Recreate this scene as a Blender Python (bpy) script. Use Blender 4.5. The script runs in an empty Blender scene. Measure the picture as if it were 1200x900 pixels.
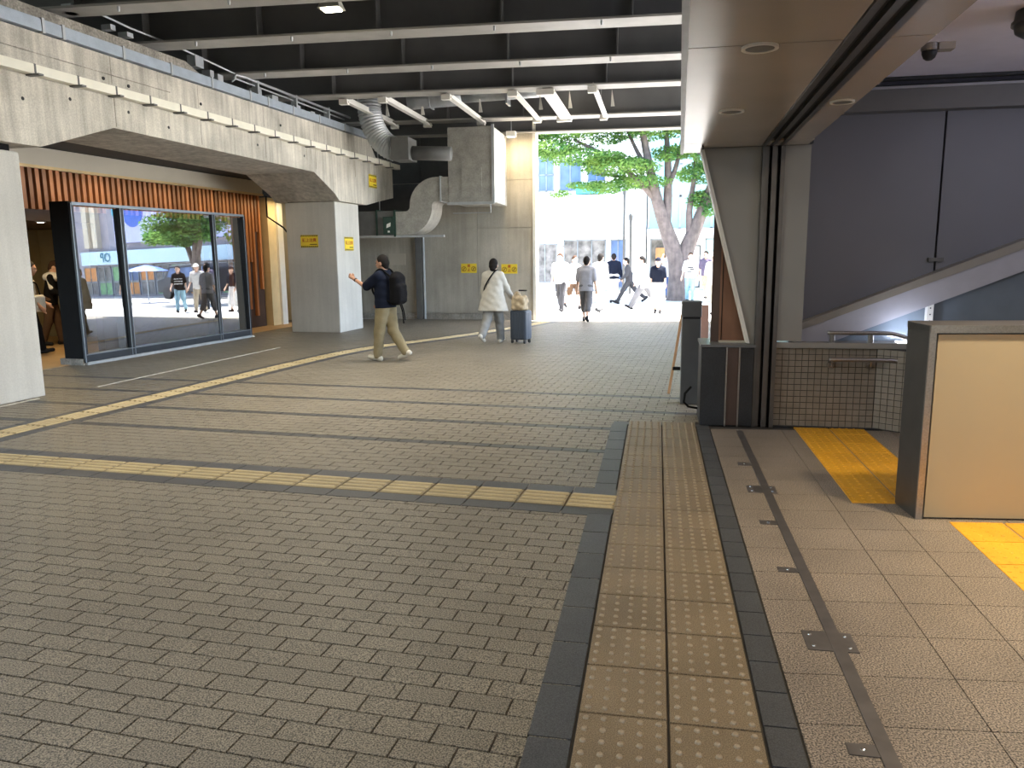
import bpy, math, random
import numpy as np
from mathutils import Matrix, Vector
random.seed(7); np.random.seed(7)
sc = bpy.context.scene
COL = sc.collection
PI = math.pi

# ------------------------------------------------------------------ camera
cam_d = bpy.data.cameras.new('camera'); cam = bpy.data.objects.new('camera', cam_d); COL.objects.link(cam)
cam_d.lens = 27.0; cam_d.sensor_width = 36.0; cam_d.clip_end = 300
cam.matrix_world = Matrix(((0.982853, -0.020697, 0.183224, 0.0),
                           (0.184111, 0.164731, -0.969003, 0.0),
                           (-0.010127, 0.986121, 0.165716, 1.65),
                           (0, 0, 0, 1)))
sc.camera = cam

# ------------------------------------------------------------------ sky, sun, exposure
world = bpy.data.worlds.new('world'); sc.world = world; world.use_nodes = True
wn = world.node_tree; bg = wn.nodes['Background']
sky = wn.nodes.new('ShaderNodeTexSky'); sky.sky_type = 'NISHITA'; sky.sun_disc = False
sky.sun_elevation = math.radians(64); sky.sun_rotation = math.radians(65); sky.altitude = 50; sky.dust_density = 2.0
wn.links.new(sky.outputs[0], bg.inputs[0]); bg.inputs[1].default_value = 0.45
sun_d = bpy.data.lights.new('sun', 'SUN'); sun = bpy.data.objects.new('sun', sun_d); COL.objects.link(sun)
sun_d.energy = 15.0; sun_d.angle = 0.01; sun_d.color = (1.0, 0.96, 0.9)
sun.rotation_euler = Vector((-0.43, -0.13, -1.0)).to_track_quat('-Z', 'Y').to_euler()
vs = sc.view_settings; vs.view_transform = 'Standard'; vs.look = 'None'; vs.gamma = 1.0; vs.use_curve_mapping = False
vs.exposure = 1.9

def area(name, loc, size, energy, color, target=None, sy=None, spread=None):
    d = bpy.data.lights.new(name, 'AREA'); o = bpy.data.objects.new(name, d); COL.objects.link(o)
    d.energy = energy; d.color = color; d.size = size
    if sy: d.shape = 'RECTANGLE'; d.size_y = sy
    if spread: d.spread = spread
    o.location = loc
    v = Vector(target) - Vector(loc) if target else Vector((0, 0, -1))
    o.rotation_euler = v.to_track_quat('-Z', 'Y').to_euler()
    return o
# unseen fill lights added under the deck, and the downlights of the station entrance
area('underpass_fill', (-4.5, 4.6, 4.6), 1.6, 34, (1.0, 0.94, 0.84), sy=0.8)
area('underpass_fill', (-1.6, 0.5, 4.6), 1.6, 22, (1.0, 0.94, 0.84), sy=0.8)
area('underpass_fill', (-5.2, -1.5, 4.6), 1.6, 22, (1.0, 0.94, 0.84), sy=0.8)
area('underpass_fill', (-3.5, 8.2, 4.7), 1.2, 32, (1.0, 0.91, 0.76), sy=0.5, spread=2.0)
area('underpass_fill', (-3.4, 11.7, 5.2), 1.2, 24, (1.0, 0.91, 0.76), sy=0.4, spread=1.9)
area('underpass_fill', (-1.6, 16.9, 5.3), 1.0, 20, (1.0, 0.91, 0.76), sy=0.4, spread=1.9)
area('entrance_downlight', (2.35, 4.25, 3.1), 0.25, 14, (1.0, 0.80, 0.52), spread=1.7)
area('entrance_downlight', (2.0, 2.2, 3.1), 0.25, 13, (1.0, 0.82, 0.56))
pl_d = bpy.data.lights.new('entrance_tube_lamp', 'POINT'); pl_o = bpy.data.objects.new('entrance_tube_lamp', pl_d); COL.objects.link(pl_o)
pl_d.energy = 12; pl_d.color = (0.80, 0.82, 1.0); pl_d.shadow_soft_size = 0.25; pl_o.location = (3.9, 5.2, 2.75)

# ------------------------------------------------------------------ frames of reference
TH = math.radians(4.1)
UX, UY = math.sin(TH), math.cos(TH)      # along the passage
VX, VY = math.cos(TH), -math.sin(TH)     # across the passage
def W(s, t, z=0.0):
    return (s * VX + t * UX, s * VY + t * UY, z)

# ------------------------------------------------------------------ mesh helpers
class MB:
    def __init__(self): self.v = []; self.f = []
    def add(self, vs, fs):
        o = len(self.v); self.v += [tuple(p) for p in vs]; self.f += [tuple(o + i for i in f) for f in fs]; return self
    def hexa(self, p):   # 4 bottom ccw, 4 top ccw
        return self.add(p, [(3, 2, 1, 0), (4, 5, 6, 7), (0, 1, 5, 4), (1, 2, 6, 5), (2, 3, 7, 6), (3, 0, 4, 7)])
    def box(self, x0, x1, y0, y1, z0, z1, T=None):
        p = [(x0, y0, z0), (x1, y0, z0), (x1, y1, z0), (x0, y1, z0), (x0, y0, z1), (x1, y0, z1), (x1, y1, z1), (x0, y1, z1)]
        if T: p = [T(*q) for q in p]
        return self.hexa(p)
    def quad(self, a, b, c, d): return self.add([a, b, c, d], [(0, 1, 2, 3)])
    def prism(self, poly, vec):  # poly list of 3d points, extruded by vec
        n = len(poly); q = [tuple(np.array(p) + np.array(vec)) for p in poly]
        fs = [tuple(range(n)), tuple(range(2 * n - 1, n - 1, -1))]
        fs += [(i, n + i, n + (i + 1) % n, (i + 1) % n) for i in range(n)]
        return self.add(list(poly) + q, fs)
    def tube(self, path, r, n=10, cap=True):
        P = [np.array(p, float) for p in path]; m = len(P)
        R = r if hasattr(r, '__len__') else [r] * m
        prev = None; vs = []
        for i in range(m):
            d = P[min(i + 1, m - 1)] - P[max(i - 1, 0)]; d /= (np.linalg.norm(d) + 1e-9)
            if prev is None:
                a = np.array([0, 0, 1.0]) if abs(d[2]) < 0.9 else np.array([1.0, 0, 0])
            else: a = prev
            x = np.cross(a, d); x /= np.linalg.norm(x); y = np.cross(d, x); prev = y
            for k in range(n):
                t = 2 * PI * k / n; vs.append(tuple(P[i] + R[i] * (math.cos(t) * x + math.sin(t) * y)))
        fs = []
        for i in range(m - 1):
            for k in range(n):
                a = i * n + k; b = i * n + (k + 1) % n; fs.append((a, b, b + n, a + n))
        if cap: fs += [tuple(range(n - 1, -1, -1)), tuple(range((m - 1) * n, m * n))]
        return self.add(vs, fs)
    def lathe(self, c, prof, n=24, axis='z'):  # prof list of (r,h)
        vs = []; fs = []
        for (r, h) in prof:
            for k in range(n):
                t = 2 * PI * k / n
                p = (r * math.cos(t), r * math.sin(t), h)
                if axis == 'y': p = (p[0], p[2], p[1])
                if axis == 'x': p = (p[2], p[0], p[1])
                vs.append((c[0] + p[0], c[1] + p[1], c[2] + p[2]))
        m = len(prof)
        for i in range(m - 1):
            for k in range(n):
                a = i * n + k; b = i * n + (k + 1) % n; fs.append((a, b, b + n, a + n))
        fs += [tuple(range(n - 1, -1, -1)), tuple(range((m - 1) * n, m * n))]
        return self.add(vs, fs)
    def mesh(self, name, smooth=False):
        me = bpy.data.meshes.new(name); me.from_pydata(self.v, [], self.f); me.update()
        if smooth: me.polygons.foreach_set('use_smooth', [True] * len(me.polygons))
        return me
    def build(self, name, mat, parent=None, smooth=False, local=False, kind=None, label=None):
        return link(name, self.mesh(name, smooth), mat, parent, local, kind, label)

def link(name, me, mat, parent=None, local=False, kind=None, label=None):
    o = bpy.data.objects.new(name, me); COL.objects.link(o)
    if mat is not None and not me.materials: me.materials.append(mat)
    if parent is not None:
        o.parent = parent
        if not local:      # mesh is in world metres, the parent is unrotated
            o.location = -Vector(parent.location)
    if kind: o['kind'] = kind
    if label: o['label'] = label
    return o
def thing(name, label, cat, loc=(0, 0, 0), rz=0.0, group=None):
    o = bpy.data.objects.new(name, None); COL.objects.link(o); o.location = loc; o.rotation_euler = (0, 0, rz)
    o.empty_display_size = 0.1
    o['label'] = label; o['category'] = cat
    if group: o['group'] = group
    return o
def tag(o, label, cat, group=None):
    o['label'] = label; o['category'] = cat
    if group: o['group'] = group
    return o
def struct(o): o['kind'] = 'structure'; return o
def bevel(o, w=0.005, seg=2):
    m = o.modifiers.new('bevel', 'BEVEL'); m.width = w; m.segments = seg; m.limit_method = 'ANGLE'; return o
def stuff(o): o['kind'] = 'stuff'; return o

# ------------------------------------------------------------------ materials
def srgb(r, g, b):
    def f(c):
        c /= 255.0
        return c / 12.92 if c <= 0.04045 else ((c + 0.055) / 1.055) ** 2.4
    return (f(r), f(g), f(b))
def M(name, col, rough=0.6, metal=0.0, var=0.12, scale=6.0, fine=0.0, fine_scale=220.0, bump=0.0, streak=0.0, rnd=0.0, coords='world', spec=0.5, extra=None):
    m = bpy.data.materials.new(name); m.use_nodes = True; nt = m.node_tree; N = nt.nodes; L = nt.links
    b = N['Principled BSDF']; b.inputs['Roughness'].default_value = rough; b.inputs['Metallic'].default_value = metal
    b.inputs['Specular IOR Level'].default_value = spec
    if coords == 'world':
        g = N.new('ShaderNodeNewGeometry'); co = g.outputs['Position']
    else:
        g = N.new('ShaderNodeTexCoord'); co = g.outputs['Object']
    rgb = N.new('ShaderNodeRGB'); rgb.outputs[0].default_value = (*col, 1); cur = rgb.outputs[0]
    def mul(cur, fac_out, lo, hi, a=0.0, bb=1.0):
        mr = N.new('ShaderNodeMapRange'); mr.inputs[1].default_value = a; mr.inputs[2].default_value = bb
        mr.inputs[3].default_value = lo; mr.inputs[4].default_value = hi; L.new(fac_out, mr.inputs[0])
        vm = N.new('ShaderNodeVectorMath'); vm.operation = 'SCALE'; L.new(cur, vm.inputs[0]); L.new(mr.outputs[0], vm.inputs['Scale'])
        return vm.outputs[0]
    last = None
    if var:
        n = N.new('ShaderNodeTexNoise'); n.inputs['Scale'].default_value = scale; n.inputs['Detail'].default_value = 6; L.new(co, n.inputs['Vector'])
        cur = mul(cur, n.outputs[0], 1 - var, 1 + var, 0.3, 0.7); last = n
    if streak:
        mp = N.new('ShaderNodeMapping'); mp.inputs['Scale'].default_value = (5, 5, 0.35); L.new(co, mp.inputs[0])
        n = N.new('ShaderNodeTexNoise'); n.inputs['Scale'].default_value = 2.2; n.inputs['Detail'].default_value = 8; L.new(mp.outputs[0], n.inputs['Vector'])
        cur = mul(cur, n.outputs[0], 1 - streak, 1 + streak, 0.3, 0.7)
    if fine:
        n = N.new('ShaderNodeTexNoise'); n.inputs['Scale'].default_value = fine_scale; n.inputs['Detail'].default_value = 2; L.new(co, n.inputs['Vector'])
        cur = mul(cur, n.outputs[0], 1 - fine, 1 + fine, 0.38, 0.62); last = n
    if rnd:
        oi = N.new('ShaderNodeObjectInfo'); cur = mul(cur, oi.outputs['Random'], 1 - rnd, 1 + rnd)
    L.new(cur, b.inputs['Base Color'])
    if bump and last:
        bp = N.new('ShaderNodeBump'); bp.inputs['Strength'].default_value = bump; bp.inputs['Distance'].default_value = 0.004
        L.new(last.outputs[0], bp.inputs['Height']); L.new(bp.outputs[0], b.inputs['Normal'])
    if extra: extra(m, N, L, b)
    return m
def emit(name, col, strength):
    m = bpy.data.materials.new(name); m.use_nodes = True; N = m.node_tree.nodes
    b = N['Principled BSDF']; b.inputs['Emission Color'].default_value = (*col, 1); b.inputs['Emission Strength'].default_value = strength
    b.inputs['Base Color'].default_value = (*col, 1)
    return m

m_brick = M('paver_brick', (0.158, 0.137, 0.102), 0.5, var=0.10, scale=1.4, fine=0.78, fine_scale=170, bump=0.25, rnd=0.08)
m_brickdark = M('dark_paver', (0.045, 0.045, 0.045), 0.5, var=0.1, scale=3, fine=0.35, fine_scale=190, bump=0.2, rnd=0.08)
m_grout = M('grout', (0.045, 0.040, 0.034), 0.9, var=0.2, scale=12)
m_border = M('border_tile', (0.048, 0.050, 0.054), 0.5, var=0.12, scale=4, fine=0.4, fine_scale=260, bump=0.2, rnd=0.1)
m_tact = M('beige_tactile', (0.172, 0.130, 0.080), 0.5, var=0.15, scale=2.5, fine=0.5, fine_scale=260, bump=0.2, rnd=0.07)
m_guide = M('yellow_beige_guide', (0.20, 0.155, 0.082), 0.6, var=0.12, scale=3, fine=0.15, fine_scale=200, rnd=0.05)
m_guidebarlit = M('guide_bar_lit', (0.40, 0.315, 0.165), 0.55, var=0.12, scale=3, fine=0.15, fine_scale=200, rnd=0.05)  # bars lighter, base darker: relief shading is put into the colours
m_domelit = M('tactile_dome_lit', (0.27, 0.215, 0.145), 0.5, var=0.12, scale=3)  # lighter than the tile, the highlight on the domes is painted in
m_granite = M('granite_paving', (0.185, 0.155, 0.127), 0.45, var=0.15, scale=2.2, fine=0.85, fine_scale=150, bump=0.10, rnd=0.05)
m_yellow = M('yellow_tactile', (0.60, 0.295, 0.012), 0.55, var=0.10, scale=3, fine=0.08, rnd=0.04)
m_steel = M('brushed_steel', (0.34, 0.32, 0.30), 0.36, 0.9, var=0.08, scale=8, fine=0.08, fine_scale=90)
m_steeldk = M('dark_steel', (0.12, 0.118, 0.115), 0.38, 0.8, var=0.1, scale=8)
m_post = M('post_steel', (0.13, 0.122, 0.118), 0.42, 0.7, var=0.12, scale=6)
m_track = M('floor_track_steel', (0.14, 0.13, 0.128), 0.45, 0.7, var=0.15, scale=10)
m_screw = M('screw', (0.7, 0.7, 0.68), 0.25, 1.0, var=0.05)
m_slot = M('slot_dark', (0.012, 0.013, 0.016), 0.6, var=0.1)
def concrete_extra(m, N, L, b): pass
m_conc = M('concrete', (0.47, 0.44, 0.38), 0.85, var=0.22, scale=1.6, streak=0.24, fine=0.10, fine_scale=60, bump=0.25)
m_concdk = M('concrete_weathered', (0.30, 0.275, 0.235), 0.9, var=0.3, scale=2.6, streak=0.2, fine=0.2, fine_scale=40, bump=0.5)
m_pillar = M('painted_pillar', (0.52, 0.505, 0.46), 0.7, var=0.07, scale=1.6, streak=0.06, fine=0.04, fine_scale=60)
m_wallback = M('back_wall_concrete', (0.40, 0.37, 0.31), 0.8, var=0.16, scale=1.3, streak=0.10, fine=0.05, fine_scale=50)
m_girder = M('girder_paint', (0.125, 0.124, 0.124), 0.55, var=0.12, scale=2)
m_flangelit = M('girder_flange_lit', (0.36, 0.345, 0.315), 0.5, var=0.12, scale=3, spec=0.6)  # paler than the web: light bounced off the floor is painted in
m_deckrecess = M('deck_and_recess_shade', (0.05, 0.05, 0.05), 0.8, var=0.1)
m_galv = M('galvanised', (0.44, 0.46, 0.475), 0.45, 0.45, var=0.10, scale=5, streak=0.05)
m_tray = M('cable_tray_steel', (0.36, 0.41, 0.47), 0.5, 0.35, var=0.10, scale=6, fine=0.06)
m_duct = M('duct_sheet', (0.36, 0.345, 0.31), 0.5, 0.3, var=0.16, scale=5, fine=0.08, fine_scale=30)
m_ductdk = M('duct_dark', (0.14, 0.14, 0.135), 0.6, 0.2, var=0.1)
m_white = M('white_paint', (0.72, 0.70, 0.64), 0.5, var=0.06, scale=5)
m_cover = M('cream_cover', (0.78, 0.75, 0.64), 0.55, var=0.05, scale=6)
m_dark = M('black_plastic', (0.010, 0.010, 0.0105), 0.8, var=0.1, spec=0.15)
m_darkgrn = M('dark_green_metal', (0.02, 0.05, 0.035), 0.5, var=0.1)
m_yel = M('sign_yellow', (0.80, 0.60, 0.04), 0.5, var=0.05)
m_red = M('sign_red', (0.45, 0.06, 0.015), 0.6, var=0.05)
m_olive = M('sign_black', (0.06, 0.05, 0.01), 0.6, var=0.05)
m_brownprint = M('sign_brown', (0.30, 0.17, 0.02), 0.6, var=0.05)
def wood(name, c1, rnd=0.25):
    return M(name, c1, 0.45, var=0.14, scale=3, streak=0.12, rnd=rnd)
m_slat = wood('slat_timber', (0.30, 0.118, 0.042), 0.40)
m_wallbr = M('dark_brown_panel', (0.055, 0.028, 0.018), 0.6, var=0.12, scale=3)
m_fascia = M('fascia_beige', (0.50, 0.46, 0.38), 0.55, var=0.04, scale=2)
m_gold = M('gold_trim', (0.62, 0.46, 0.24), 0.35, 0.5, var=0.05)
m_cream = M('cream_tile', (0.62, 0.49, 0.28), 0.5, var=0.08, scale=4)
m_intwall = M('olive_wall', (0.40, 0.34, 0.19), 0.7, var=0.05)
m_intfloor = M('warm_floor', (0.46, 0.30, 0.14), 0.45, var=0.1, scale=3, fine=0.1)
m_soffit = M('soffit_panel', (0.45, 0.40, 0.345), 0.27, 0.25, var=0.07, scale=1.2, fine=0.02)
m_panelr = M('beige_grey_panel', (0.27, 0.26, 0.24), 0.38, var=0.06, scale=1.5)
m_inner = M('grey_wall_panel', (0.155, 0.155, 0.178), 0.5, var=0.05, scale=1.2)
m_innerceil = M('inner_ceiling', (0.70, 0.68, 0.80), 0.5, var=0.03)
m_band = M('ceiling_band', (0.14, 0.135, 0.13), 0.5, var=0.05)
m_lav = M('stringer_face', (0.40, 0.39, 0.42), 0.4, var=0.05)
m_stringtop = M('stringer_top', (0.26, 0.235, 0.20), 0.4, var=0.06)
m_bluep = M('blue_grey_glass_panel', (0.16, 0.19, 0.22), 0.22, var=0.06)
m_tile = M('wall_tile_glaze', (0.22, 0.195, 0.16), 0.25, var=0.10, scale=9)
m_tilegrout = M('tile_grout', (0.035, 0.032, 0.03), 0.9, var=0.1)
m_kiosk = M('cream_panel', (0.35, 0.295, 0.21), 0.38, var=0.03, scale=2)
m_stone = M('dark_stone_face', (0.018, 0.020, 0.024), 0.45, var=0.25, scale=5, fine=0.2, fine_scale=80)
m_stonetoplit = M('stone_top_lit', (0.12, 0.125, 0.13), 0.3, var=0.1)  # lighter than the stone faces, light on the top put into colour
m_box = M('grey_steel_cabinet', (0.12, 0.125, 0.13), 0.5, 0.3, var=0.08)
m_woodp = wood('brown_board', (0.20, 0.095, 0.055), 0.0)
m_woodd = wood('dark_brown_board', (0.07, 0.042, 0.034), 0.0)
m_easel = wood('easel_timber', (0.42, 0.22, 0.09), 0.0)
m_pink = M('pink_board', (0.62, 0.36, 0.28), 0.6, var=0.1)
m_frame = M('anodised_frame', (0.24, 0.27, 0.30), 0.35, 0.6, var=0.05)
m_fdark = M('blue_black_frame', (0.03, 0.036, 0.045), 0.45, 0.3, var=0.1)
m_lampbody = M('lamp_body', (0.6, 0.58, 0.5), 0.4, 0.4, var=0.05)
m_lamplit = emit('lamp_lit', (1.0, 0.93, 0.72), 6.0)
m_lampdim = emit('small_lamp_lit', (1.0, 0.86, 0.62), 2.0)
m_coolstrip = emit('cool_strip_lit', (0.86, 0.92, 1.0), 2.5)
m_asphalt = M('street_paving', (0.46, 0.45, 0.43), 0.8, var=0.08, scale=1.5, fine=0.1)
m_road = M('road_asphalt', (0.20, 0.20, 0.205), 0.85, var=0.1, scale=2)
m_bwhite = M('white_facade', (0.82, 0.82, 0.80), 0.6, var=0.03)
m_bgrey = M('lilac_grey_facade', (0.34, 0.31, 0.33), 0.6, var=0.08, scale=2)
m_bcream = M('cream_column', (0.62, 0.54, 0.40), 0.6, var=0.05)
m_teal = M('teal_glass', (0.36, 0.60, 0.62), 0.12, var=0.08, scale=0.6)
m_bluewin = M('blue_window', (0.10, 0.16, 0.30), 0.12, var=0.3, scale=1.5)
m_shopdark = M('shop_interior', (0.16, 0.15, 0.14), 0.5, var=0.6, scale=3.5)
m_cyan = M('cyan_awning', (0.08, 0.55, 0.68), 0.6, var=0.06)
m_signblue = M('pale_blue_sign', (0.55, 0.72, 0.80), 0.5, var=0.03)
m_signink = M('sign_ink_teal', (0.05, 0.20, 0.26), 0.5, var=0.05)
m_lilac = M('lilac_board', (0.50, 0.52, 0.78), 0.5, var=0.06)
m_blue = M('blue_paint', (0.05, 0.13, 0.50), 0.5, var=0.08)
m_orange = M('orange_goods', (0.62, 0.25, 0.07), 0.6, var=0.25, scale=5)
m_green = M('green_goods', (0.22, 0.42, 0.18), 0.6, var=0.25, scale=5)
m_bark = M('bark', (0.155, 0.125, 0.115), 0.9, var=0.25, scale=5, streak=0.2, bump=0.4)
def leaf_mat(name, col):
    m = bpy.data.materials.new(name); m.use_nodes = True; N = m.node_tree.nodes; L = m.node_tree.links; N.remove(N['Principled BSDF'])
    g = N.new('ShaderNodeNewGeometry'); n = N.new('ShaderNodeTexNoise'); n.inputs['Scale'].default_value = 1.7; L.new(g.outputs['Position'], n.inputs['Vector'])
    cr = N.new('ShaderNodeValToRGB'); cr.color_ramp.elements[0].position = 0.35; cr.color_ramp.elements[1].position = 0.66
    cr.color_ramp.elements[0].color = (col[0] * 0.55, col[1] * 0.7, col[2] * 0.7, 1); cr.color_ramp.elements[1].color = (col[0] * 1.5, col[1] * 1.2, col[2], 1)
    L.new(n.outputs[0], cr.inputs[0])
    d = N.new('ShaderNodeBsdfDiffuse'); t = N.new('ShaderNodeBsdfTranslucent'); mx = N.new('ShaderNodeMixShader'); mx.inputs[0].default_value = 0.45
    L.new(cr.outputs[0], d.inputs[0]); L.new(cr.outputs[0], t.inputs[0]); L.new(d.outputs[0], mx.inputs[1]); L.new(t.outputs[0], mx.inputs[2])
    L.new(mx.outputs[0], N['Material Output'].inputs[0]); return m
m_leaf = leaf_mat('leaves', (0.165, 0.32, 0.10))
def glass_mat():
    m = bpy.data.materials.new('reflective_glass'); m.use_nodes = True; N = m.node_tree.nodes; L = m.node_tree.links; N.remove(N['Principled BSDF'])
    t = N.new('ShaderNodeBsdfTransparent'); t.inputs[0].default_value = (0.50, 0.53, 0.53, 1)
    g = N.new('ShaderNodeBsdfGlossy'); g.inputs['Roughness'].default_value = 0.0; g.inputs[0].default_value = (0.92, 0.96, 1.0, 1)
    lw = N.new('ShaderNodeLayerWeight'); lw.inputs[0].default_value = 0.25
    mr = N.new('ShaderNodeMapRange'); mr.inputs[3].default_value = 0.26; mr.inputs[4].default_value = 0.50; L.new(lw.outputs['Fresnel'], mr.inputs[0])
    mx = N.new('ShaderNodeMixShader'); L.new(mr.outputs[0], mx.inputs[0]); L.new(t.outputs[0], mx.inputs[1]); L.new(g.outputs[0], mx.inputs[2])
    L.new(mx.outputs[0], N['Material Output'].inputs[0]); return m
m_glass = glass_mat()
m_skin = M('skin', (0.46, 0.25, 0.16), 0.5, var=0.05, coords='obj')
m_skinl = M('skin_light', (0.58, 0.36, 0.26), 0.5, var=0.05, coords='obj')
def cloth(name, c): return M(name, c, 0.9, spec=0.15, var=0.10, scale=9, coords='obj', fine=0.06, fine_scale=120, bump=0.15)
m_hair = cloth('black_hair', (0.015, 0.013, 0.012))
m_hairb = cloth('brown_hair', (0.05, 0.028, 0.018))
c_navy = cloth('navy_cloth', (0.007, 0.010, 0.021)); c_khaki = cloth('khaki_cloth', (0.225, 0.185, 0.108))
c_offwhite = cloth('offwhite_cloth', (0.47, 0.45, 0.40)); c_greytr = cloth('grey_cloth', (0.22, 0.22, 0.21))
c_black = cloth('black_cloth', (0.005, 0.005, 0.006)); c_white = cloth('white_cloth', (0.70, 0.70, 0.69))
c_grey = cloth('mid_grey_cloth', (0.13, 0.13, 0.14)); c_dkgrey = cloth('dark_grey_cloth', (0.045, 0.045, 0.05))
c_blue = cloth('blue_denim', (0.05, 0.10, 0.26)); c_ltblue = cloth('light_denim', (0.25, 0.42, 0.52)); c_beige = cloth('beige_cloth', (0.45, 0.38, 0.28))
c_brown = cloth('brown_cloth', (0.09, 0.055, 0.035)); c_mauve = cloth('mauve_cloth', (0.16, 0.13, 0.19)); c_pink = cloth('pink_cloth', (0.55, 0.30, 0.26))
m_shoe = cloth('pale_shoe', (0.48, 0.45, 0.38)); m_shoedk = cloth('dark_shoe', (0.02, 0.02, 0.022))
m_case = M('suitcase_shell', (0.035, 0.045, 0.065), 0.35, var=0.08, coords='obj')
m_caselit = M('suitcase_side_lit', (0.09, 0.11, 0.14), 0.32, var=0.08, coords='obj')  # lighter copy of the shell colour, light on the right side painted in
m_bagtan = M('crumpled_tan_bag', (0.42, 0.33, 0.21), 0.8, var=0.3, scale=14, coords='obj', bump=0.5)

# ================================================================== FLOOR
floor = struct(MB().box(-34, 12, -6, 19.6, -0.25, -0.008).build('floor', m_grout))
# brick pavers, rows run across the passage
BT, BS, ROW0 = 0.1085, 0.216, 1.92
DARKROWS = {40, 48, 56, 64}
def frustum(w, d, g=0.002, e=0.0022, z0=-0.009):
    a, b = w / 2 - g, d / 2 - g; c, h = a - e, b - e
    return ([(-a, -b, z0), (a, -b, z0), (a, b, z0), (-a, b, z0), (-c, -h, 0), (c, -h, 0), (c, h, 0), (-c, h, 0)],
            [(4, 5, 6, 7), (0, 1, 5, 4), (1, 2, 6, 5), (2, 3, 7, 6), (3, 0, 4, 7)])
fr_v, fr_f = frustum(BS, BT)
def in_view(x, y):
    d = np.array([x, y, -1.65]); cx = d @ np.array([0.982853, 0.184111, -0.010127]); cz = d @ np.array([-0.183224, 0.969003, -0.165716]); cy = d @ np.array([-0.020697, 0.164731, 0.986121])
    return cz > 0.2 and abs(cx / cz) < 0.69 and abs(cy / cz) < 0.52
near, far_b, far_d = [], MB(), MB()
for k in range(-14, 163):
    t = ROW0 + (k + 0.5) * BT
    off = (0.068 if k % 2 else 0.068 + BS / 2)
    for j in range(-60, 24):
        s = j * BS + off
        x, y, _ = W(s, t)
        if y > 19.6 or y < 0.6 or s < -12.6: continue
        if y < 7.6 and x > -0.19: continue
        if x > 5.6: continue
        if 4.75 < t < 5.2 and s < 0: continue
        dz = random.uniform(-0.0016, 0.0)
        if y < 7.6 and x > -0.375:      # cut brick ending under the border tiles
            lim = -0.27 - x
            (far_d if k in DARKROWS else far_b).add([W(s + min(p[0], lim), t + p[1], p[2] + dz) for p in fr_v], fr_f); continue
        if k in DARKROWS: tgt = far_d
        else:
            tgt = far_b
            if in_view(x, y): near.append((math.hypot(x, y), x, y, dz)); continue
        tgt.add([W(s + p[0], t + p[1], p[2] + dz) for p in fr_v], fr_f)
near.sort()
me_brick = MB().add(fr_v, fr_f).mesh('brick'); me_brick.materials.append(m_brick)
for i, (d, x, y, dz) in enumerate(near):
    if i < 300:
        o = bpy.data.objects.new('brick', me_brick); COL.objects.link(o); o.parent = floor; o.location = (x, y, dz); o.rotation_euler = (0, 0, -TH)
    else:
        ca, sa = math.cos(-TH), math.sin(-TH)
        far_b.add([(x + p[0] * ca - p[1] * sa, y + p[0] * sa + p[1] * ca, p[2] + dz) for p in fr_v], fr_f)
far_b.build('brick', m_brick, floor, kind='stuff')
far_d.build('dark_brick', m_brickdark, floor, kind='stuff', label='dark grey bricks laid in single rows across the floor')

# ---- tile meshes
def dome(mb, x, y, r, h, z=0.0):
    n = 8; vs = []; 
    for (rr, hh) in ((r, 0), (r * 0.82, h * 0.7), (r * 0.45, h)):
        vs += [(x + rr * math.cos(2 * PI * k / n), y + rr * math.sin(2 * PI * k / n), z + hh) for k in range(n)]
    fs = [(a * n + k, a * n + (k + 1) % n, (a + 1) * n + (k + 1) % n, (a + 1) * n + k) for a in range(2) for k in range(n)]
    fs.append(tuple(range(2 * n, 3 * n))); mb.add(vs, fs)
def dot_tile(w, d, n=5, r=0.0125, h=0.0072, shear=0.0):
    mb = MB(); v, f = frustum(w, d, 0.0028, 0.0028, -0.012); mb.add(v, f)
    for i in range(n):
        for j in range(n): dome(mb, (i - (n - 1) / 2) * w / n, (j - (n - 1) / 2) * d / n, r, h)
    if shear: mb.v = [(x, y + x * shear, z) for x, y, z in mb.v]
    return mb
def bar_tile(w, d, n=4):
    mb = MB(); v, f = frustum(w, d, 0.0025, 0.002, -0.012); mb.add(v, f)
    for i in range(n):
        y = (i - (n - 1) / 2) * d / n
        mb.add([(-w * .46, y - .02, 0), (w * .46, y - .02, 0), (w * .46, y + .02, 0), (-w * .46, y + .02, 0),
                (-w * .44, y - .014, .008), (w * .44, y - .014, .008), (w * .44, y + .014, .008), (-w * .44, y + .014, .008)],
               [(4, 5, 6, 7), (0, 1, 5, 4), (1, 2, 6, 5), (2, 3, 7, 6), (3, 0, 4, 7)])
    return mb
def inst(name, me, parent, loc, rz=0.0, base=(0, 0, 0), label=None):
    o = bpy.data.objects.new(name, me); COL.objects.link(o); o.parent = parent
    o.location = (loc[0] - base[0], loc[1] - base[1], loc[2] - base[2]); o.rotation_euler = (0, 0, rz)
    if label: o['label'] = label
    return o

ts = thing('tactile_strip', 'beige dotted tactile strip running ahead between two dark borders', 'tactile paving', (0.07, 4.5, 0))
me_dot = dot_tile(0.322, 0.335).mesh('tactile_tile'); me_dot.materials.append(m_tact); me_dot.materials.append(m_domelit)
for p in me_dot.polygons: p.material_index = 1 if p.index >= 5 else 0
for c, x in enumerate((-0.091, 0.233)):
    for r in range(-3, 15):
        inst('tactile_tile', me_dot, ts, (x, 2.565 - 0.014 * c + 0.335 * (r + 0.5), 0.004), 0, ts.location)
bl = thing('border_strip', 'dark grey tile border along the left of the beige tactile strip', 'paving border', (-0.335, 4.5, 0))
v, f = frustum(0.158, 0.335, 0.002, 0.002, -0.012); me_bl = MB().add(v, f).mesh('border_tile'); me_bl.materials.append(m_border)
for r in range(-3, 15): inst('border_tile', me_bl, bl, (-0.335, 2.398 + 0.337 * (r + 0.5), 0.002), 0, bl.location)
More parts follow.
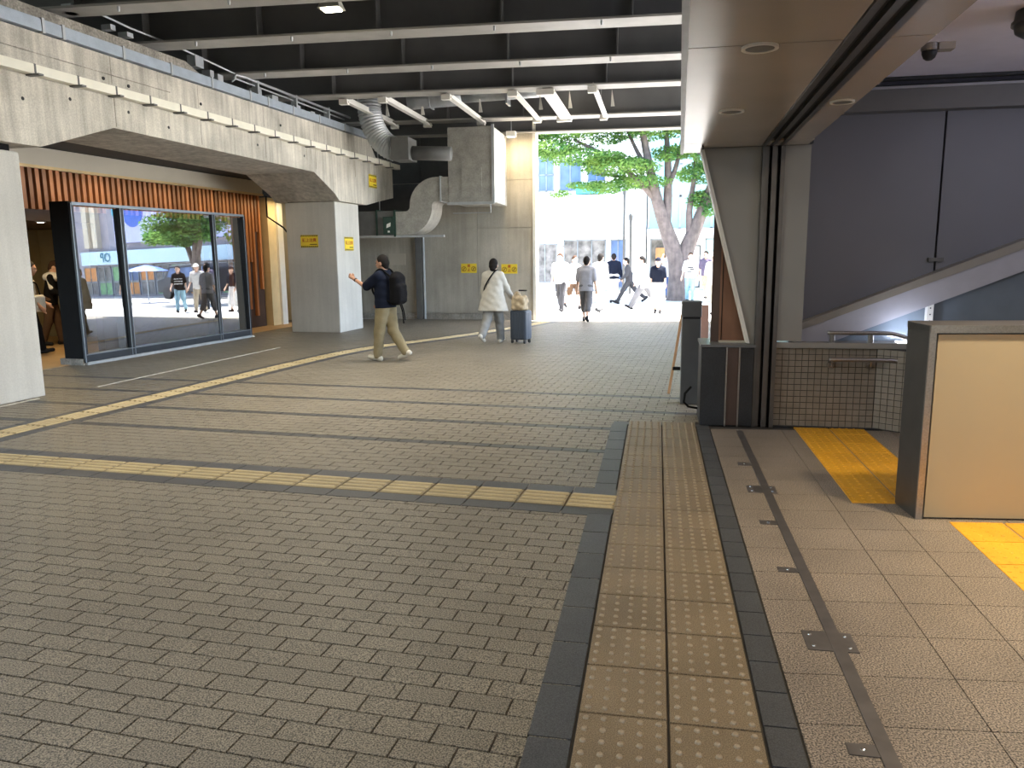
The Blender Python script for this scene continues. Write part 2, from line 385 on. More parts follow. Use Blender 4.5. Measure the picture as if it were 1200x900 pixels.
v, f = frustum(0.8, 0.14, 0.002, 0.002, -0.012)
me_be = MB().add(v, f).mesh('border_tile'); me_be.materials.append(m_border)
inst('border_tile', me_be, bl, (0.0, 7.50, 0.001), 0, bl.location)
br = thing('border_strip', 'dark grey tile border between beige tactile strip and granite paving', 'paving border', (0.46, 4.5, 0))
v, f = frustum(0.122, 0.224, 0.002, 0.002, -0.012); me_br = MB().add(v, f).mesh('border_tile'); me_br.materials.append(m_border)
for r in range(-5, 22): inst('border_tile', me_br, br, (0.459, 2.593 + 0.224 * (r + 0.5), 0.002), 0, br.location)

# guide strip across the passage
gs = thing('guide_strip', 'yellow ribbed guide strip crossing the brick floor to the dotted strip', 'tactile paving', W(-4, 4.97, 0))
me_bar = bar_tile(0.335, 0.29).mesh('guide_tile'); me_bar.materials.append(m_guide); me_bar.materials.append(m_guidebarlit)
for p in me_bar.polygons: p.material_index = 1 if p.index >= 5 else 0
for r in range(0, 26):
    s = -0.75 - 0.335 * r - 0.0
    p = W(s - 0.01, 4.97, 0.003); inst('guide_tile', me_bar, gs, p, -TH, gs.location)
v, f = frustum(0.335, 0.15, 0.002, 0.002, -0.012); me_gb = MB().add(v, f).mesh('border_tile'); me_gb.materials.append(m_border)
for r in range(0, 26):
    s = -0.75 - 0.335 * r - 0.01
    for t in (4.752, 5.19): inst('border_tile', me_gb, gs, W(s, t, 0.001 if r < 1 else 0.002), -TH, gs.location)
# winding guide strip towards the street
gw = thing('guide_strip', 'yellow ribbed guide strip curving away past the pillars to the street', 'tactile paving', (-5.8, 9.0, 0))
ctrl = [(-6.32, 4.2), (-6.17, 6.13), (-6.0, 7.52), (-5.77, 9.46), (-5.56, 11.2), (-5.16, 13.13), (-3.95, 15.56), (-2.98, 18.0), (-2.62, 19.3)]
def catmull(P, n=24):
    P = [np.array(p, float) for p in P]; P = [2 * P[0] - P[1]] + P + [2 * P[-1] - P[-2]]; out = []
    for i in range(1, len(P) - 2):
        for k in range(n):
            t = k / n; a, b, c, d = P[i - 1:i + 3]
            out.append(0.5 * ((2 * b) + (-a + c) * t + (2 * a - 5 * b + 4 * c - d) * t * t + (-a + 3 * b - 3 * c + d) * t ** 3))
    out.append(P[-2]); return out
path = catmull(ctrl); cum = [0]
for a, b in zip(path, path[1:]): cum.append(cum[-1] + np.linalg.norm(b - a))
L_ = cum[-1]; nt_ = int(L_ / 0.335)
def at_len(d):
    i = min(max(np.searchsorted(cum, d) - 1, 0), len(path) - 2); u = (d - cum[i]) / (cum[i + 1] - cum[i]); p = path[i] * (1 - u) + path[i + 1] * u
    q = path[min(i + 3, len(path) - 1)] - path[max(i - 2, 0)]; return p, math.atan2(q[1], q[0])
for i in range(nt_):
    p, a = at_len((i + 0.5) * 0.335)
    inst('guide_tile', me_bar, gw, (p[0], p[1], 0.004), a, gw.location)
    for sgn in (-1, 1):
        q = (p[0] - sgn * 0.2 * math.sin(a), p[1] + sgn * 0.2 * math.cos(a), 0.0025)
        inst('border_tile', me_gb, gw, q, a, gw.location)
# pale kerb lines by the pillars
k1 = MB().box(-7.86, -7.83, 6.3, 7.35, -0.01, 0.006, W).box(-7.80, -7.77, 8.2, 12.6, -0.01, 0.006, W)
struct(k1.build('trim_1', m_conc))

# ---- granite paving of the station entrance
gp = struct(MB().box(0.52, 6.0, -1, 7.52, -0.2, -0.012).build('floor', m_grout))
SH = 0.095
edges_x = [0.525, 0.785, 1.175, 1.5, 1.825, 2.15, 2.475, 2.8, 3.125, 3.45]
for c, (xa, xb) in enumerate(zip(edges_x, edges_x[1:])):
    v, f = frustum(xb - xa, 0.337, 0.0014, 0.001, -0.012)
    me_gt = MB().add([(x, y + x * SH, z) for x, y, z in v], f).mesh('paving_tile'); me_gt.materials.append(m_granite)
    x = (xa + xb) / 2
    for r in range(-4, 15):
        y = 2.632 + 0.337 * (r + 0.5) + (x - 0.53) * SH
        if y > 7.42: continue
        inst('paving_tile', me_gt, gp, (x, y, 0), 0)
v, f = frustum(0.315, 0.332, 0.0015, 0.0015, -0.012)
me_y = dot_tile(0.318, 0.335, 5, 0.0125, 0.0045, SH).mesh('tactile_tile'); me_y.materials.append(m_yellow)
y1 = thing('yellow_tactile_strip', 'bright yellow dotted tactile strip behind the cream partition', 'tactile paving', (1.62, 6.4, 0))
for c in range(2):
    for r in range(7):
        x = 1.30 + 0.32 * (c + 0.5); y = 5.23 + 0.335 * (r + 0.5) + (x - 1.3) * SH
        if y < 7.5: inst('tactile_tile', me_y, y1, (x, y, 0.004), 0, y1.location)
y2 = thing('yellow_tactile_strip', 'bright yellow dotted tactile strip in front of the cream partition', 'tactile paving', (2.1, 4.0, 0))
for c in range(3):
    for r in range(7):
        x = 1.79 + 0.32 * (c + 0.5); y = 4.92 - 0.335 * (r + 0.5) + (x - 1.6) * SH
        inst('tactile_tile', me_y, y2, (x, y, 0.004), 0, y2.location)

# ---- floor track of the shutter
tr = thing('floor_track', 'steel shutter guide rail with screwed plates set in the granite floor', 'floor rail', (0.785, 4.6, 0))
MB().box(0.757, 0.812, 0.8, 7.3, -0.004, 0.0055).build('rail', m_track, tr)
plates = [(0.655, 0.860, 3.175, 3.345), (0.655, 0.850, 5.37, 5.53), (0.660, 0.757, 2.475, 2.540), (0.655, 0.757, 3.99, 4.05), (0.655, 0.757, 4.72, 4.79), (0.655, 0.757, 6.08, 6.16), (0.655, 0.757, 1.6, 1.66)]
for (a, b, c, d) in plates:
    p = MB().box(a, b, c, d, -0.004, 0.004).build('plate', m_track, tr)
    sx = [a + 0.03, b - 0.03] if b > 0.8 else [(a + b) / 2]
    for xx in sx:
        for yy in ([c + 0.035, d - 0.035] if b > 0.8 else [(c + d) / 2]):
            q = MB().lathe((xx, yy, 0.004), [(0.009, 0), (0.008, 0.003), (0.003, 0.0045)], 10).build('screw', m_screw, None)
            q.parent = p

# ================================================================== LEFT: pillars and beam
p1 = bevel(tag(MB().box(-9.4, -7.95, 5.6, 7.56, -0.01, 2.90, W).build('concrete_pillar', m_pillar), 'pale concrete pillar cut off by the left edge of the photo', 'pillar'), 0.02)
MB().box(-9.3, -8.02, 5.7, 7.5, 2.90, 2.98, W).build('bearing_pad', m_dark, p1, local=True)
p2 = bevel(tag(MB().box(-9.15, -7.95, 15.36, 16.5, -0.01, 2.82, W).build('concrete_pillar', m_pillar), 'pale concrete pillar with two yellow signs beside the reflective screen', 'pillar'), 0.02)
MB().box(-9.1, -8.0, 15.4, 16.45, 2.82, 2.86, W).build('bearing_pad', m_dark, p2, local=True)
beam = thing('concrete_beam', 'long weathered concrete viaduct beam resting on the two pillars', 'beam', W(-8.6, 10, 2.8))
prof = [(-4.0, 3.35), (5.0, 3.35), (6.3, 2.98), (7.78, 2.98), (9.0, 3.38), (14.35, 3.33), (15.2, 2.97), (15.4, 2.83), (16.74, 2.82), (17.46, 2.95), (18.28, 3.08), (18.28, 3.78), (-4.0, 3.78)]
MB().prism([W(-7.85, t, z) for t, z in prof], tuple(np.array(W(-1.55, 0)) - np.array(W(0, 0)))).build('lower_web', m_conc, beam)
up = [(-4.0, 3.80), (18.28, 3.80), (18.28, 3.95), (17.35, 3.95), (17.0, 4.3), (-4.0, 4.3)]
MB().prism([W(-7.86, t, z) for t, z in up], tuple(np.array(W(-1.5, 0)))).build('upper_web', m_conc, beam)
rough = [(-4.0, 4.3), (16.8, 4.3), (16.6, 4.47), (11.2, 4.5), (10.8, 4.64), (-4.0, 4.66)]
MB().prism([W(-8.0, t, z) for t, z in rough], tuple(np.array(W(-1.3, 0)))).build('rough_top', m_concdk, beam)
jn = MB()
for t in (7.25, 9.05, 10.85, 12.65, 14.45, 16.2): jn.box(-7.863, -7.858, t - 0.005, t + 0.005, 3.95, 4.3, W).box(-7.853, -7.846, t - 0.005, t + 0.005, 3.4, 3.78, W)
jn.build('formwork_joint', m_concdk, beam, kind='stuff')
MB().box(-7.866, -7.855, -4, 10.2, 4.055, 4.067, W).build('pour_line', m_concdk, beam)
mh = MB()
for (t, z) in [(8.9, 3.99), (9.35, 3.98), (8.3, 3.62), (9.3, 3.63), (10.1, 3.55), (10.9, 4.02), (12.4, 3.6), (7.6, 3.5), (14.0, 3.6), (13.2, 4.05)]:
    mh.lathe(W(-7.848, t, z), [(0.022, -0.02), (0.022, 0.001)], 10, 'x')
mh.build('tie_hole', m_slot, beam, kind='stuff')
# cream trough covers along the beam with dark brackets
ct = thing('cable_trough', 'row of cream trough covers on dark brackets along the concrete beam', 'cable trough', W(-7.8, 10, 3.8))
T0 = 7.71; SP = 0.637
for i in range(-9, 17):
    t0 = T0 + i * SP
    c = MB().box(-7.87, -7.74, t0 + 0.012, t0 + SP - 0.012, 3.785, 3.895, W).build('cover', m_cover, ct)
    b = MB().box(-7.87, -7.66, t0 - 0.035, t0 + 0.035, 3.765, 3.785, W); b.box(-7.742, -7.735, t0 - 0.012, t0 + 0.012, 3.785, 3.90, W)
    b.build('bracket', m_ductdk, ct)
# steel cable tray on top of the beam
cty = thing('cable_tray', 'blue-grey steel cable tray running along the top of the beam', 'cable tray', W(-7.85, 10, 4.3))
tj = [-4.0, -2.0, 0, 2, 3.4, 4.8, 6.2, 7.95, 8.25, 9.25, 10.2, 11.15, 12.2, 12.75, 13.6, 14.6, 15.7, 16.95]
for a, b in zip(tj, tj[1:]):
    sgm = MB().box(-7.98, -7.80, a + 0.008, b - 0.008, 4.315, 4.455, W).build('tray_segment', m_tray, cty)
    MB().box(-7.99, -7.79, b - 0.02, b + 0.02, 4.30, 4.47, W).build('clip', m_galv, cty)
# pipes and small boxes above the tray
pp = thing('conduit_pipe', 'pair of thin bright conduit pipes above the far half of the beam', 'conduit', W(-7.9, 14, 4.6))
MB().tube([W(-7.95, 11.95, 4.60), W(-7.93, 12.0, 4.69), W(-7.92, 12.25, 4.70), W(-7.92, 16.2, 4.67)], 0.022, 8).build('pipe', m_galv, pp, smooth=True)
MB().tube([W(-7.98, 11.95, 4.57), W(-7.97, 12.05, 4.64), W(-7.96, 16.0, 4.60)], 0.016, 8).build('pipe', m_galv, pp, smooth=True)
for t in (12.6, 13.9, 15.2):
    MB().box(-8.02, -7.9, t, t + 0.05, 4.45, 4.72, W).build('hanger', m_galv, pp)
pc = thing('conduit_cable', 'thin grey cable run with clipped boxes above the near half of the beam', 'conduit', W(-7.95, 9, 4.7))
MB().tube([W(-7.95, 8.6, 4.86), W(-7.95, 9.6, 4.80), W(-7.95, 10.6, 4.79), W(-7.95, 12.0, 4.71)], 0.014, 6).build('cable', m_galv, pc)
for (t, w, z0, z1) in [(8.55, 0.14, 4.72, 4.82), (9.2, 0.09, 4.68, 4.75), (9.5, 0.12, 4.67, 4.73), (10.95, 0.2, 4.60, 4.77), (11.3, 0.1, 4.52, 4.62), (11.5, 0.14, 4.50, 4.6), (12.6, 0.16, 4.48, 4.6), (13.1, 0.2, 4.47, 4.58), (13.9, 0.2, 4.46, 4.55), (14.5, 0.16, 4.46, 4.53)]:
    MB().box(-8.08, -7.93, t, t + w, z0, z1, W).build('clip_box', m_galv, pc)
tag(MB().box(-8.6, -8.3, 9.6, 9.9, 4.62, 4.7, W).build('pipe_offcut', m_concdk), 'rough grey lump lying on top of the beam', 'debris') if False else None

# ---- warning signs: flat printed plates with raised lettering
def text(body, size, mat, loc, rot, parent=None, name='lettering'):
    cu = bpy.data.curves.new(name, 'FONT'); cu.body = body; cu.size = size; cu.align_x = 'CENTER'; cu.align_y = 'CENTER'; cu.extrude = 0.001; cu.resolution_u = 2; cu.offset = size * 0.02
    tmp = bpy.data.objects.new(name, cu); COL.objects.link(tmp); bpy.context.view_layer.update()
    me = bpy.data.meshes.new_from_object(tmp.evaluated_get(bpy.context.evaluated_depsgraph_get())); me.name = name
    bpy.data.objects.remove(tmp); bpy.data.curves.remove(cu); me.materials.clear(); me.materials.append(mat)
    o = bpy.data.objects.new(name, me); COL.objects.link(o); o.location = loc; o.rotation_euler = rot
    if parent is not None: o.parent = parent
    return o
def warn_sign(label, T, rz, w, h, cat='sign', group=None, base=None):
    # local: plate in XZ plane facing -Y
    r = thing('warning_sign', label, cat, T, rz, group)
    MB().box(-w / 2, w / 2, 0, 0.008, -h / 2, h / 2).build('plate', m_yel, r, local=True)
    for z in (h * 0.43, -h * 0.43):
        mb = MB(); n = 9; st = w / n
        for i in range(n):
            x = -w / 2 + i * st
            mb.prism([(x, -0.001, z - h * 0.06), (x + st * 0.62, -0.001, z - h * 0.06), (x + st * 0.92, -0.001, z + h * 0.06), (x + st * 0.3, -0.001, z + h * 0.06)], (0, 0.002, 0))
        mb.build('hazard_stripe', m_olive, r, local=True)
    text('頭上注意', w * 0.205, m_red, (0, -0.002, h * 0.06), (PI / 2, 0, 0), r)
    MB().box(w * 0.02, w * 0.44, -0.0015, 0, -h * 0.29, -h * 0.22).build('small_print', m_olive, r, local=True)
    return r
warn_sign('yellow hazard-striped sign on the shaded front of the far pillar', W(-8.595, 15.35, 1.99), -TH, 0.42, 0.27)
warn_sign('yellow hazard-striped sign on the bright side of the far pillar', W(-7.94, 15.94, 1.93), PI / 2 - TH, 0.42, 0.30)
warn_sign('yellow hazard-striped sign near the end of the concrete beam', W(-7.84, 17.1, 3.38), PI / 2 - TH, 0.42, 0.30)
def round_sign(label, T, rz):
    r = thing('notice_plate', label, 'sign', T, rz)
    MB().box(-0.21, 0.21, 0, 0.008, -0.12, 0.12).build('plate', m_yel, r, local=True)
    for x in (-0.13, 0.13):
        mb = MB(); mb.lathe((x, -0.0005, -0.015), [(0.066, 0), (0.066, -0.002)], 18, 'y'); mb.build('roundel', m_brownprint, r, local=True)
        mb = MB(); mb.lathe((x, -0.003, -0.015), [(0.048, 0), (0.048, -0.001)], 18, 'y'); mb.build('roundel_field', m_yel, r, local=True)
        mb = MB(); mb.prism([(x - 0.045, -0.0045, -0.05), (x - 0.03, -0.0045, -0.06), (x + 0.045, -0.0045, 0.02), (x + 0.03, -0.0045, 0.032)], (0, 0.001, 0))
        mb.lathe((x - 0.005, -0.0045, 0.005), [(0.014, 0), (0.014, -0.001)], 8, 'y'); mb.box(x - 0.02, x + 0.012, -0.0045, -0.0035, -0.05, -0.012); mb.build('pictogram', m_brownprint, r, local=True)
    text('禁', 0.085, m_red, (0, -0.002, 0.055), (PI / 2, 0, 0), r); text('止', 0.085, m_red, (0, -0.002, -0.045), (PI / 2, 0, 0), r)
    return r

# ================================================================== LEFT: slatted shopfront and interior
SW = -10.6
wl = struct(MB().box(SW - 0.15, SW, 11.45, 16.66, -0.02, 3.12, W).box(SW - 0.15, SW, 7.5, 11.45, 2.27, 3.12, W).build('wall_left', m_wallbr))
slat_v = [(-0.0, -0.036, 0), (0.07, -0.036, 0), (0.07, 0.036, 0), (0.0, 0.036, 0), (0.0, -0.036, 1), (0.07, -0.036, 1), (0.07, 0.036, 1), (0.0, 0.036, 1)]
me_slat = MB().hexa(slat_v).mesh('slat'); me_slat.materials.append(m_slat)
nsl = 0
for i in range(60):
    t = 8.55 + i * 0.135
    if t > 16.55: break
    zb = 2.45
    if t > 15.2: zb = {0: 0.45, 1: 1.55, 2: 0.28, 3: 2.25, 4: 0.9}[i % 5]
    o = inst('slat', me_slat, wl, W(SW, t, zb), -TH); o.scale = (1, 1, 3.11 - zb)
fz = tag(MB().box(SW - 0.3, SW + 0.10, 7.5, 16.66, 3.13, 3.42, W).build('canopy_fascia', m_fascia), 'beige fascia band above the timber slats', 'fascia')
MB().box(SW - 0.02, SW + 0.125, 7.5, 16.66, 3.09, 3.135, W).build('trim', m_gold, fz, local=True, label='bright metal edge strip')
struct(MB().box(-16, -9.3, -4, 19.0, 3.44, 3.5, W).build('ceiling', m_deckrecess))
# side of opening and interior room
struct(MB().box(SW - 3.6, SW - 3.45, 8, 19, -0.02, 2.5, W).box(SW - 3.6, SW - 1.3, 13.6, 13.7, -0.02, 2.5, W).build('wall_left', m_intwall))
struct(MB().box(SW - 3.6, SW - 0.15, 7.5, 14.0, 2.28, 2.34, W).build('ceiling', m_wallbr))
struct(MB().box(SW - 3.6, SW + 0.75, 7.9, 17.6, -0.015, 0.004, W).build('floor', m_intfloor))
dl = thing('downlight', 'small lit downlight in the brown lintel of the shop doorway', 'ceiling light', W(SW - 0.28, 10.62, 2.28))
MB().lathe(W(SW - 0.28, 10.62, 2.262), [(0.075, 0.018), (0.075, 0.0), (0.05, -0.002)], 20).build('rim', m_white, dl)
MB().lathe(W(SW - 0.28, 10.62, 2.26), [(0.05, 0.002), (0.05, -0.001)], 20).build('lens', m_lamplit, dl)
area('shop_lamp', W(SW - 0.9, 11.0, 2.2), 0.5, 9, (1.0, 0.72, 0.38))
l_ = area('canopy_fill_strip', W(SW + 0.55, 13.2, 3.05), 0.12, 10, (1.0, 0.74, 0.42), sy=6.0); l_.rotation_euler = (0, 0, -TH)  # added warm fill without a fixture, evens the light on the slats
area('shop_lamp', W(SW + 0.7, 16.9, 3.0), 0.4, 5, (1.0, 0.76, 0.42), sy=0.3)
sw = tag(MB().box(SW - 2.2, SW - 2.05, 13.585, 13.6, 1.15, 1.24, W).build('wall_switch', m_woodd), 'small dark switch plate on the olive wall inside the shop', 'switch')
# cream tiled column at the end of the slats
cc = tag(MB().box(-11.0, -10.42, 16.68, 17.2, -0.01, 3.06, W).build('tiled_column', m_cream), 'warm cream column where the timber slats end', 'column')
MB().box(-10.42, -10.36, 17.02, 17.25, -0.01, 3.06, W).build('edge_strip', m_white, cc, local=True, label='white vertical edge strip')
MB().box(-11.01, -10.41, 16.675, 16.68, 1.28, 1.295, W).build('joint', m_gold, cc, local=True)
wc = struct(MB().box(-11.2, -9.0, 18.3, 18.4, -0.02, 3.4, W).build('wall_left', m_cream))
for r in range(9):
    MB().box(-11.0, -9.2, 18.28, 18.3, 0.02 + r * 0.33, 0.335 + r * 0.33, W).build('panel', m_cream, wc, local=True)
nb = thing('notice_board', 'blue notice board on a stand behind the far pillar', 'board', W(-10.15, 17.8, 0))
MB().box(-10.45, -9.6, 17.78, 17.82, 0.22, 0.72, W).build('board', m_bluewin, nb)
MB().box(-10.1, -9.75, 17.765, 17.78, 0.3, 0.6, W).build('paper', m_white, nb)
for s in (-10.4, -9.7): MB().box(s - 0.02, s + 0.02, 17.78, 17.86, 0.0, 0.26, W).build('leg', m_frame, nb)
MB().tube([W(-10.45, 17.8, 0.72), W(-10.2, 17.8, 0.9), W(-9.95, 17.8, 0.72)], 0.012, 6).build('hook', m_dark, nb)
MB_cable = tag(MB().tube([W(-9.75, 15.6, 3.0), W(-9.75, 15.6, 2.55), W(-9.3, 15.5, 2.3), W(-9.16, 15.4, 2.2)], 0.02, 6).build('drain_pipe', m_dark), 'thin black pipe bending onto the top of the far pillar', 'pipe')

# ---- reflective glass screen
A = np.array(W(-9.62, 9.92)[:2]); B = np.array(W(-9.46, 14.16)[:2]); dAB = (B - A); LAB = np.linalg.norm(dAB)
PHI = math.atan2(dAB[1], dAB[0])
gsn = thing('glass_screen', 'dark framed reflective glass screen standing before the timber slats', 'screen', (A[0], A[1], 0), PHI)
# local x runs along the screen, local y points away from the passage (into the shop)
px = [0.0, 0.98, 3.29, LAB]
TILT = 0.012; YAW = math.tan(math.radians(3.2))
for i, x in enumerate(px):
    w = 0.04 if 0 < i < 3 else 0.028
    ml = MB().box(x - w, x + w, -0.072, 0.0, 0.04, 2.50).build('mullion', m_fdark, gsn, local=True)
    for xe in ((x - w, x + w - 0.012) if 0 < i < 3 else (x - w,)): MB().box(xe, xe + 0.012, -0.078, -0.07, 0.045, 2.50).build('edge_strip', m_frame, ml, local=True)
    if i: MB().box(x - w - 0.05, x - w + 0.02, 0.012, 0.15, 0.15, 2.46).build('mullion_core', m_fdark, gsn, local=True)
MB().box(0, LAB, -0.075, 0.09, 2.475, 2.52).build('top_rail', m_frame, gsn, local=True)
MB().box(0.02, LAB - .02, -0.07, 0.09, 0.05, 0.16).build('bottom_rail', m_fdark, gsn, local=True)
MB().box(0.0, LAB, -0.075, 0.09, 0.155, 0.168).build('sill', m_frame, gsn, local=True)
MB().box(0.0, LAB, -0.08, 0.05, 0.0, 0.045).build('base_rail', m_galv, gsn, local=True)
MB().box(-0.035, 0.0, -0.03, 0.33, 0.06, 2.53).build('end_panel', m_dark, gsn, local=True, label='black end panel')
MB().box(-0.05, 0.2, -0.03, 0.42, 0.0, 0.10).build('foot_block', m_concdk, gsn, local=True, label='grey concrete foot block')
MB().lathe((LAB + 0.06, -0.04, 0.0), [(0.05, 0), (0.05, 0.02), (0.02, 0.035)], 14).build('foot_cap', m_white, gsn, local=True)
for a, b in zip(px, px[1:]):
    zt = 2.46; z0 = 0.17
    hw_ = (b - a) / 2 - 0.03; m_ = (a + b) / 2; e_ = hw_ * YAW; y_ = 0.0
    MB().quad((m_ - hw_, y_ + e_, z0), (m_ + hw_, y_ - e_, z0), (m_ + hw_, y_ - e_ + TILT * (zt - z0), zt), (m_ - hw_, y_ + e_ + TILT * (zt - z0), zt)).build('pane', m_glass, gsn, local=True)

# ================================================================== BACK WALL, ducts
wb = struct(MB().box(-14, -4.44, 19.22, 19.6, -0.02, 6.2, W).build('wall_back', m_wallback))
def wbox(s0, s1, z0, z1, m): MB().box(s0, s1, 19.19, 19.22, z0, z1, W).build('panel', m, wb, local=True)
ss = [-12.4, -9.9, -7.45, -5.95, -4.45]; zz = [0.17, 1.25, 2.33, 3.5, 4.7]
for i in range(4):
    for j in range(4): wbox(ss[i] + 0.006, ss[i + 1] - 0.006, zz[j] + 0.006, zz[j + 1] - 0.006, m_deckrecess if (i < 2 and j > 1) or (i == 2 and j == 3) else m_wallback)  # upper left panels painted dark to stand in for a shadowed recess
struct(MB().box(-12, -4.45, 19.15, 19.22, -0.01, 0.15, W).build('baseboard_back', m_concdk))
struct(MB().box(-4.48, -4.40, 19.14, 19.24, 0, 6.0, W).build('trim_2', m_white))
cp = tag(MB().box(-7.62, -7.45, 19.05, 19.22, 0, 2.25, W).build('steel_column', m_ductdk), 'dark steel column in the corner under the grey duct', 'column')
MB().tube([W(-7.40, 19.1, 0), W(-7.40, 19.1, 2.25)], 0.03, 8).build('pipe', m_galv, cp, local=True)
rs = tag(MB().box(-8.75, -8.3, 19.13, 19.185, 0.2, 0.95, W).build('access_cover', m_gold), 'tan metal access cover low on the wall behind the walking man', 'cover')
tag(MB().box(-8.42, -7.95, 19.17, 19.19, 1.42, 1.72, W).build('faded_poster', m_fascia), 'faded pale poster patch on the wall behind the walking man', 'poster')
round_sign('yellow notice with red roundels left of the woman on the back wall', W(-6.195, 19.18, 1.32), -TH)
round_sign('yellow notice with red roundels partly behind the woman on the back wall', W(-5.11, 19.18, 1.30), -TH)
# big ventilation box
vb = thing('ventilation_box', 'large grey sheet-metal ventilation box hung below the girders', 'ventilation unit', (-4.2, 18.4, 2.83))
bevel(MB().box(-4.77, -3.72, 17.6, 19.25, 2.85, 4.52).build('casing', m_duct, vb), 0.01)
MB().box(-4.45, -3.98, 17.575, 17.6, 2.98, 3.62).build('hatch', m_duct, vb)
MB().box(-4.80, -3.70, 17.56, 17.6, 2.80, 2.86).build('support_rail', m_galv, vb)
for (a, b) in [(17.6, 18.05), (18.07, 18.45), (18.47, 18.9)]:
    MB().box(-3.72, -3.70, a + 0.01, b - 0.01, 2.87, 4.5).build('side_panel', m_white, vb)
MB().box(-3.74, -3.68, 17.57, 17.62, 2.82, 4.55).build('corner_post', m_galv, vb)
MB().tube([(-4.7, 17.7, 2.62), (-3.8, 17.7, 2.62), (-3.8, 17.7, 2.84)], 0.012, 6).build('hanger_rod', m_galv, vb)
# S-shaped rectangular duct into the box
sd = thing('bend_duct', 'S-shaped rectangular grey duct curving up into the ventilation box', 'duct', (-5.6, 17.9, 2.2))
cl = []
for k in range(25):
    u = k / 24; sm = u * u * (3 - 2 * u)
    cl.append((-5.95 + 1.18 * u, 2.47 + 0.63 * (0.5 - 0.5 * math.cos(PI * min(max((u - 0.1) / 0.8, 0), 1)))))
def ribbon(mb, cl, hw, y0, y1):
    vs = []; n = len(cl)
    for i in range(n):
        d = np.array(cl[min(i + 1, n - 1)]) - np.array(cl[max(i - 1, 0)]); d /= np.linalg.norm(d); nn = np.array([-d[1], d[0]])
        a = np.array(cl[i]) + nn * hw; b = np.array(cl[i]) - nn * hw
        vs += [(b[0], y0, b[1]), (a[0], y0, a[1]), (a[0], y1, a[1]), (b[0], y1, b[1])]
    fs = [(0, 1, 2, 3), (4 * n - 1, 4 * n - 2, 4 * n - 3, 4 * n - 4)]
    for i in range(n - 1):
        for k in range(4): fs.append((4 * i + k, 4 * i + 4 + k, 4 * i + 4 + (k + 1) % 4, 4 * i + (k + 1) % 4))
    mb.add(vs, fs)
R1 = 0.38
arc = [(-6.1, 2.41), (-5.83, 2.41)]
for k in range(1, 13): a = PI / 2 * k / 12; arc.append((-5.83 + R1 * math.sin(a), 2.41 + R1 * (1 - math.cos(a))))
for k in range(1, 13): a = PI / 2 * (1 - k / 12); arc.append((-5.45 + R1 * math.cos(a), 2.79 + R1 * (1 - math.sin(a))))
arc = arc[:14]
for k in range(1, 13): a = PI / 2 * k / 12; arc.append((-5.45 + R1 * (1 - math.cos(a)), 2.79 + R1 * math.sin(a)))
ex, ez = arc[-1]; arc.append((-4.77, ez))
mb = MB(); ribbon(mb, arc, 0.27, 17.62, 18.5); mb.build('bend', m_duct, sd)
MB().box(-6.12, -6.07, 17.59, 18.53, 2.10, 2.72).build('flange', m_darkgrn, sd); MB().box(-4.98, -4.95, 17.59, 18.53, ez - 0.29, ez + 0.29).build('flange', m_galv, sd)
hd = thing('rectangular_duct', 'dark grey horizontal duct behind the far pillar', 'duct', (-6.4, 17.9, 2.2))
MB().box(-8.6, -6.12, 17.65, 18.5, 2.14, 2.70).build('casing', m_ductdk, hd)
for x in (-6.55, -7.3, -8.1): MB().box(x - 0.02, x + 0.02, 17.62, 18.53, 2.11, 2.73).build('flange', m_darkgrn, hd)
MB().box(-8.6, -4.9, 17.6, 17.66, 2.08, 2.13).build('support_rail', m_galv, hd)
for x in (-6.6, -8.2): MB().box(x - 0.01, x + 0.01, 18.0, 18.02, 2.7, 5.84).build('hanger', m_galv, hd)
ex_s = thing('exit_sign', 'small dark green pictogram sign hung at the grey duct', 'sign', (-6.0, 17.55, 2.4))
MB().box(-6.36, -6.12, 17.54, 17.64, 2.16, 2.56).build('housing', m_darkgrn, ex_s)
MB().prism([(-6.28, 17.536, 2.30), (-6.18, 17.536, 2.34), (-6.17, 17.536, 2.43), (-6.27, 17.536, 2.39)], (0, 0.003, 0)).build('pictogram', m_white, ex_s)
MB().box(-6.25, -6.2, 17.537, 17.54, 2.20, 2.24).build('pictogram', m_white, ex_s)
# flexible silver elbow
fe = thing('flexible_duct', 'ribbed silver elbow duct above the end of the concrete beam', 'duct', (-6.0, 16.5, 4.0))
P = [(-6.2, 16.5, 5.2), (-6.2, 16.5, 4.9), (-6.18, 16.5, 4.65), (-6.1, 16.5, 4.38), (-5.97, 16.5, 4.16), (-5.8, 16.5, 4.0), (-5.62, 16.5, 3.93)]
P = catmull(P, 8); R = [0.25 + (0.012 if i % 2 else -0.008) for i in range(len(P))]
MB().tube(P, R, 20).build('sleeve', m_galv, fe, smooth=False)
MB().box(-5.64, -5.25, 16.2, 16.8, 3.68, 4.14).build('joint_box', m_ductdk, fe)
MB().tube([(-5.25, 16.5, 3.84), (-4.4, 16.5, 3.80)], 0.15, 16).build('pipe', m_ductdk, fe, smooth=True)
rd = thing('round_duct', 'long round grey duct slung above the steel channels', 'duct', (-4.0, 16.8, 5.0))
MB().tube([(-5.4, 16.8, 4.98), (-4.2, 16.8, 5.02)], 0.19, 18).build('pipe', m_galv, rd, smooth=True)
MB().tube([(-4.2, 16.8, 5.03), (-2.2, 16.8, 5.08)], 0.15, 18).build('pipe', m_galv, rd, smooth=True)
for x in (-4.9, -3.2): MB().box(x - 0.02, x + 0.02, 16.6, 17.0, 4.8, 5.9).build('hanger', m_galv, rd)

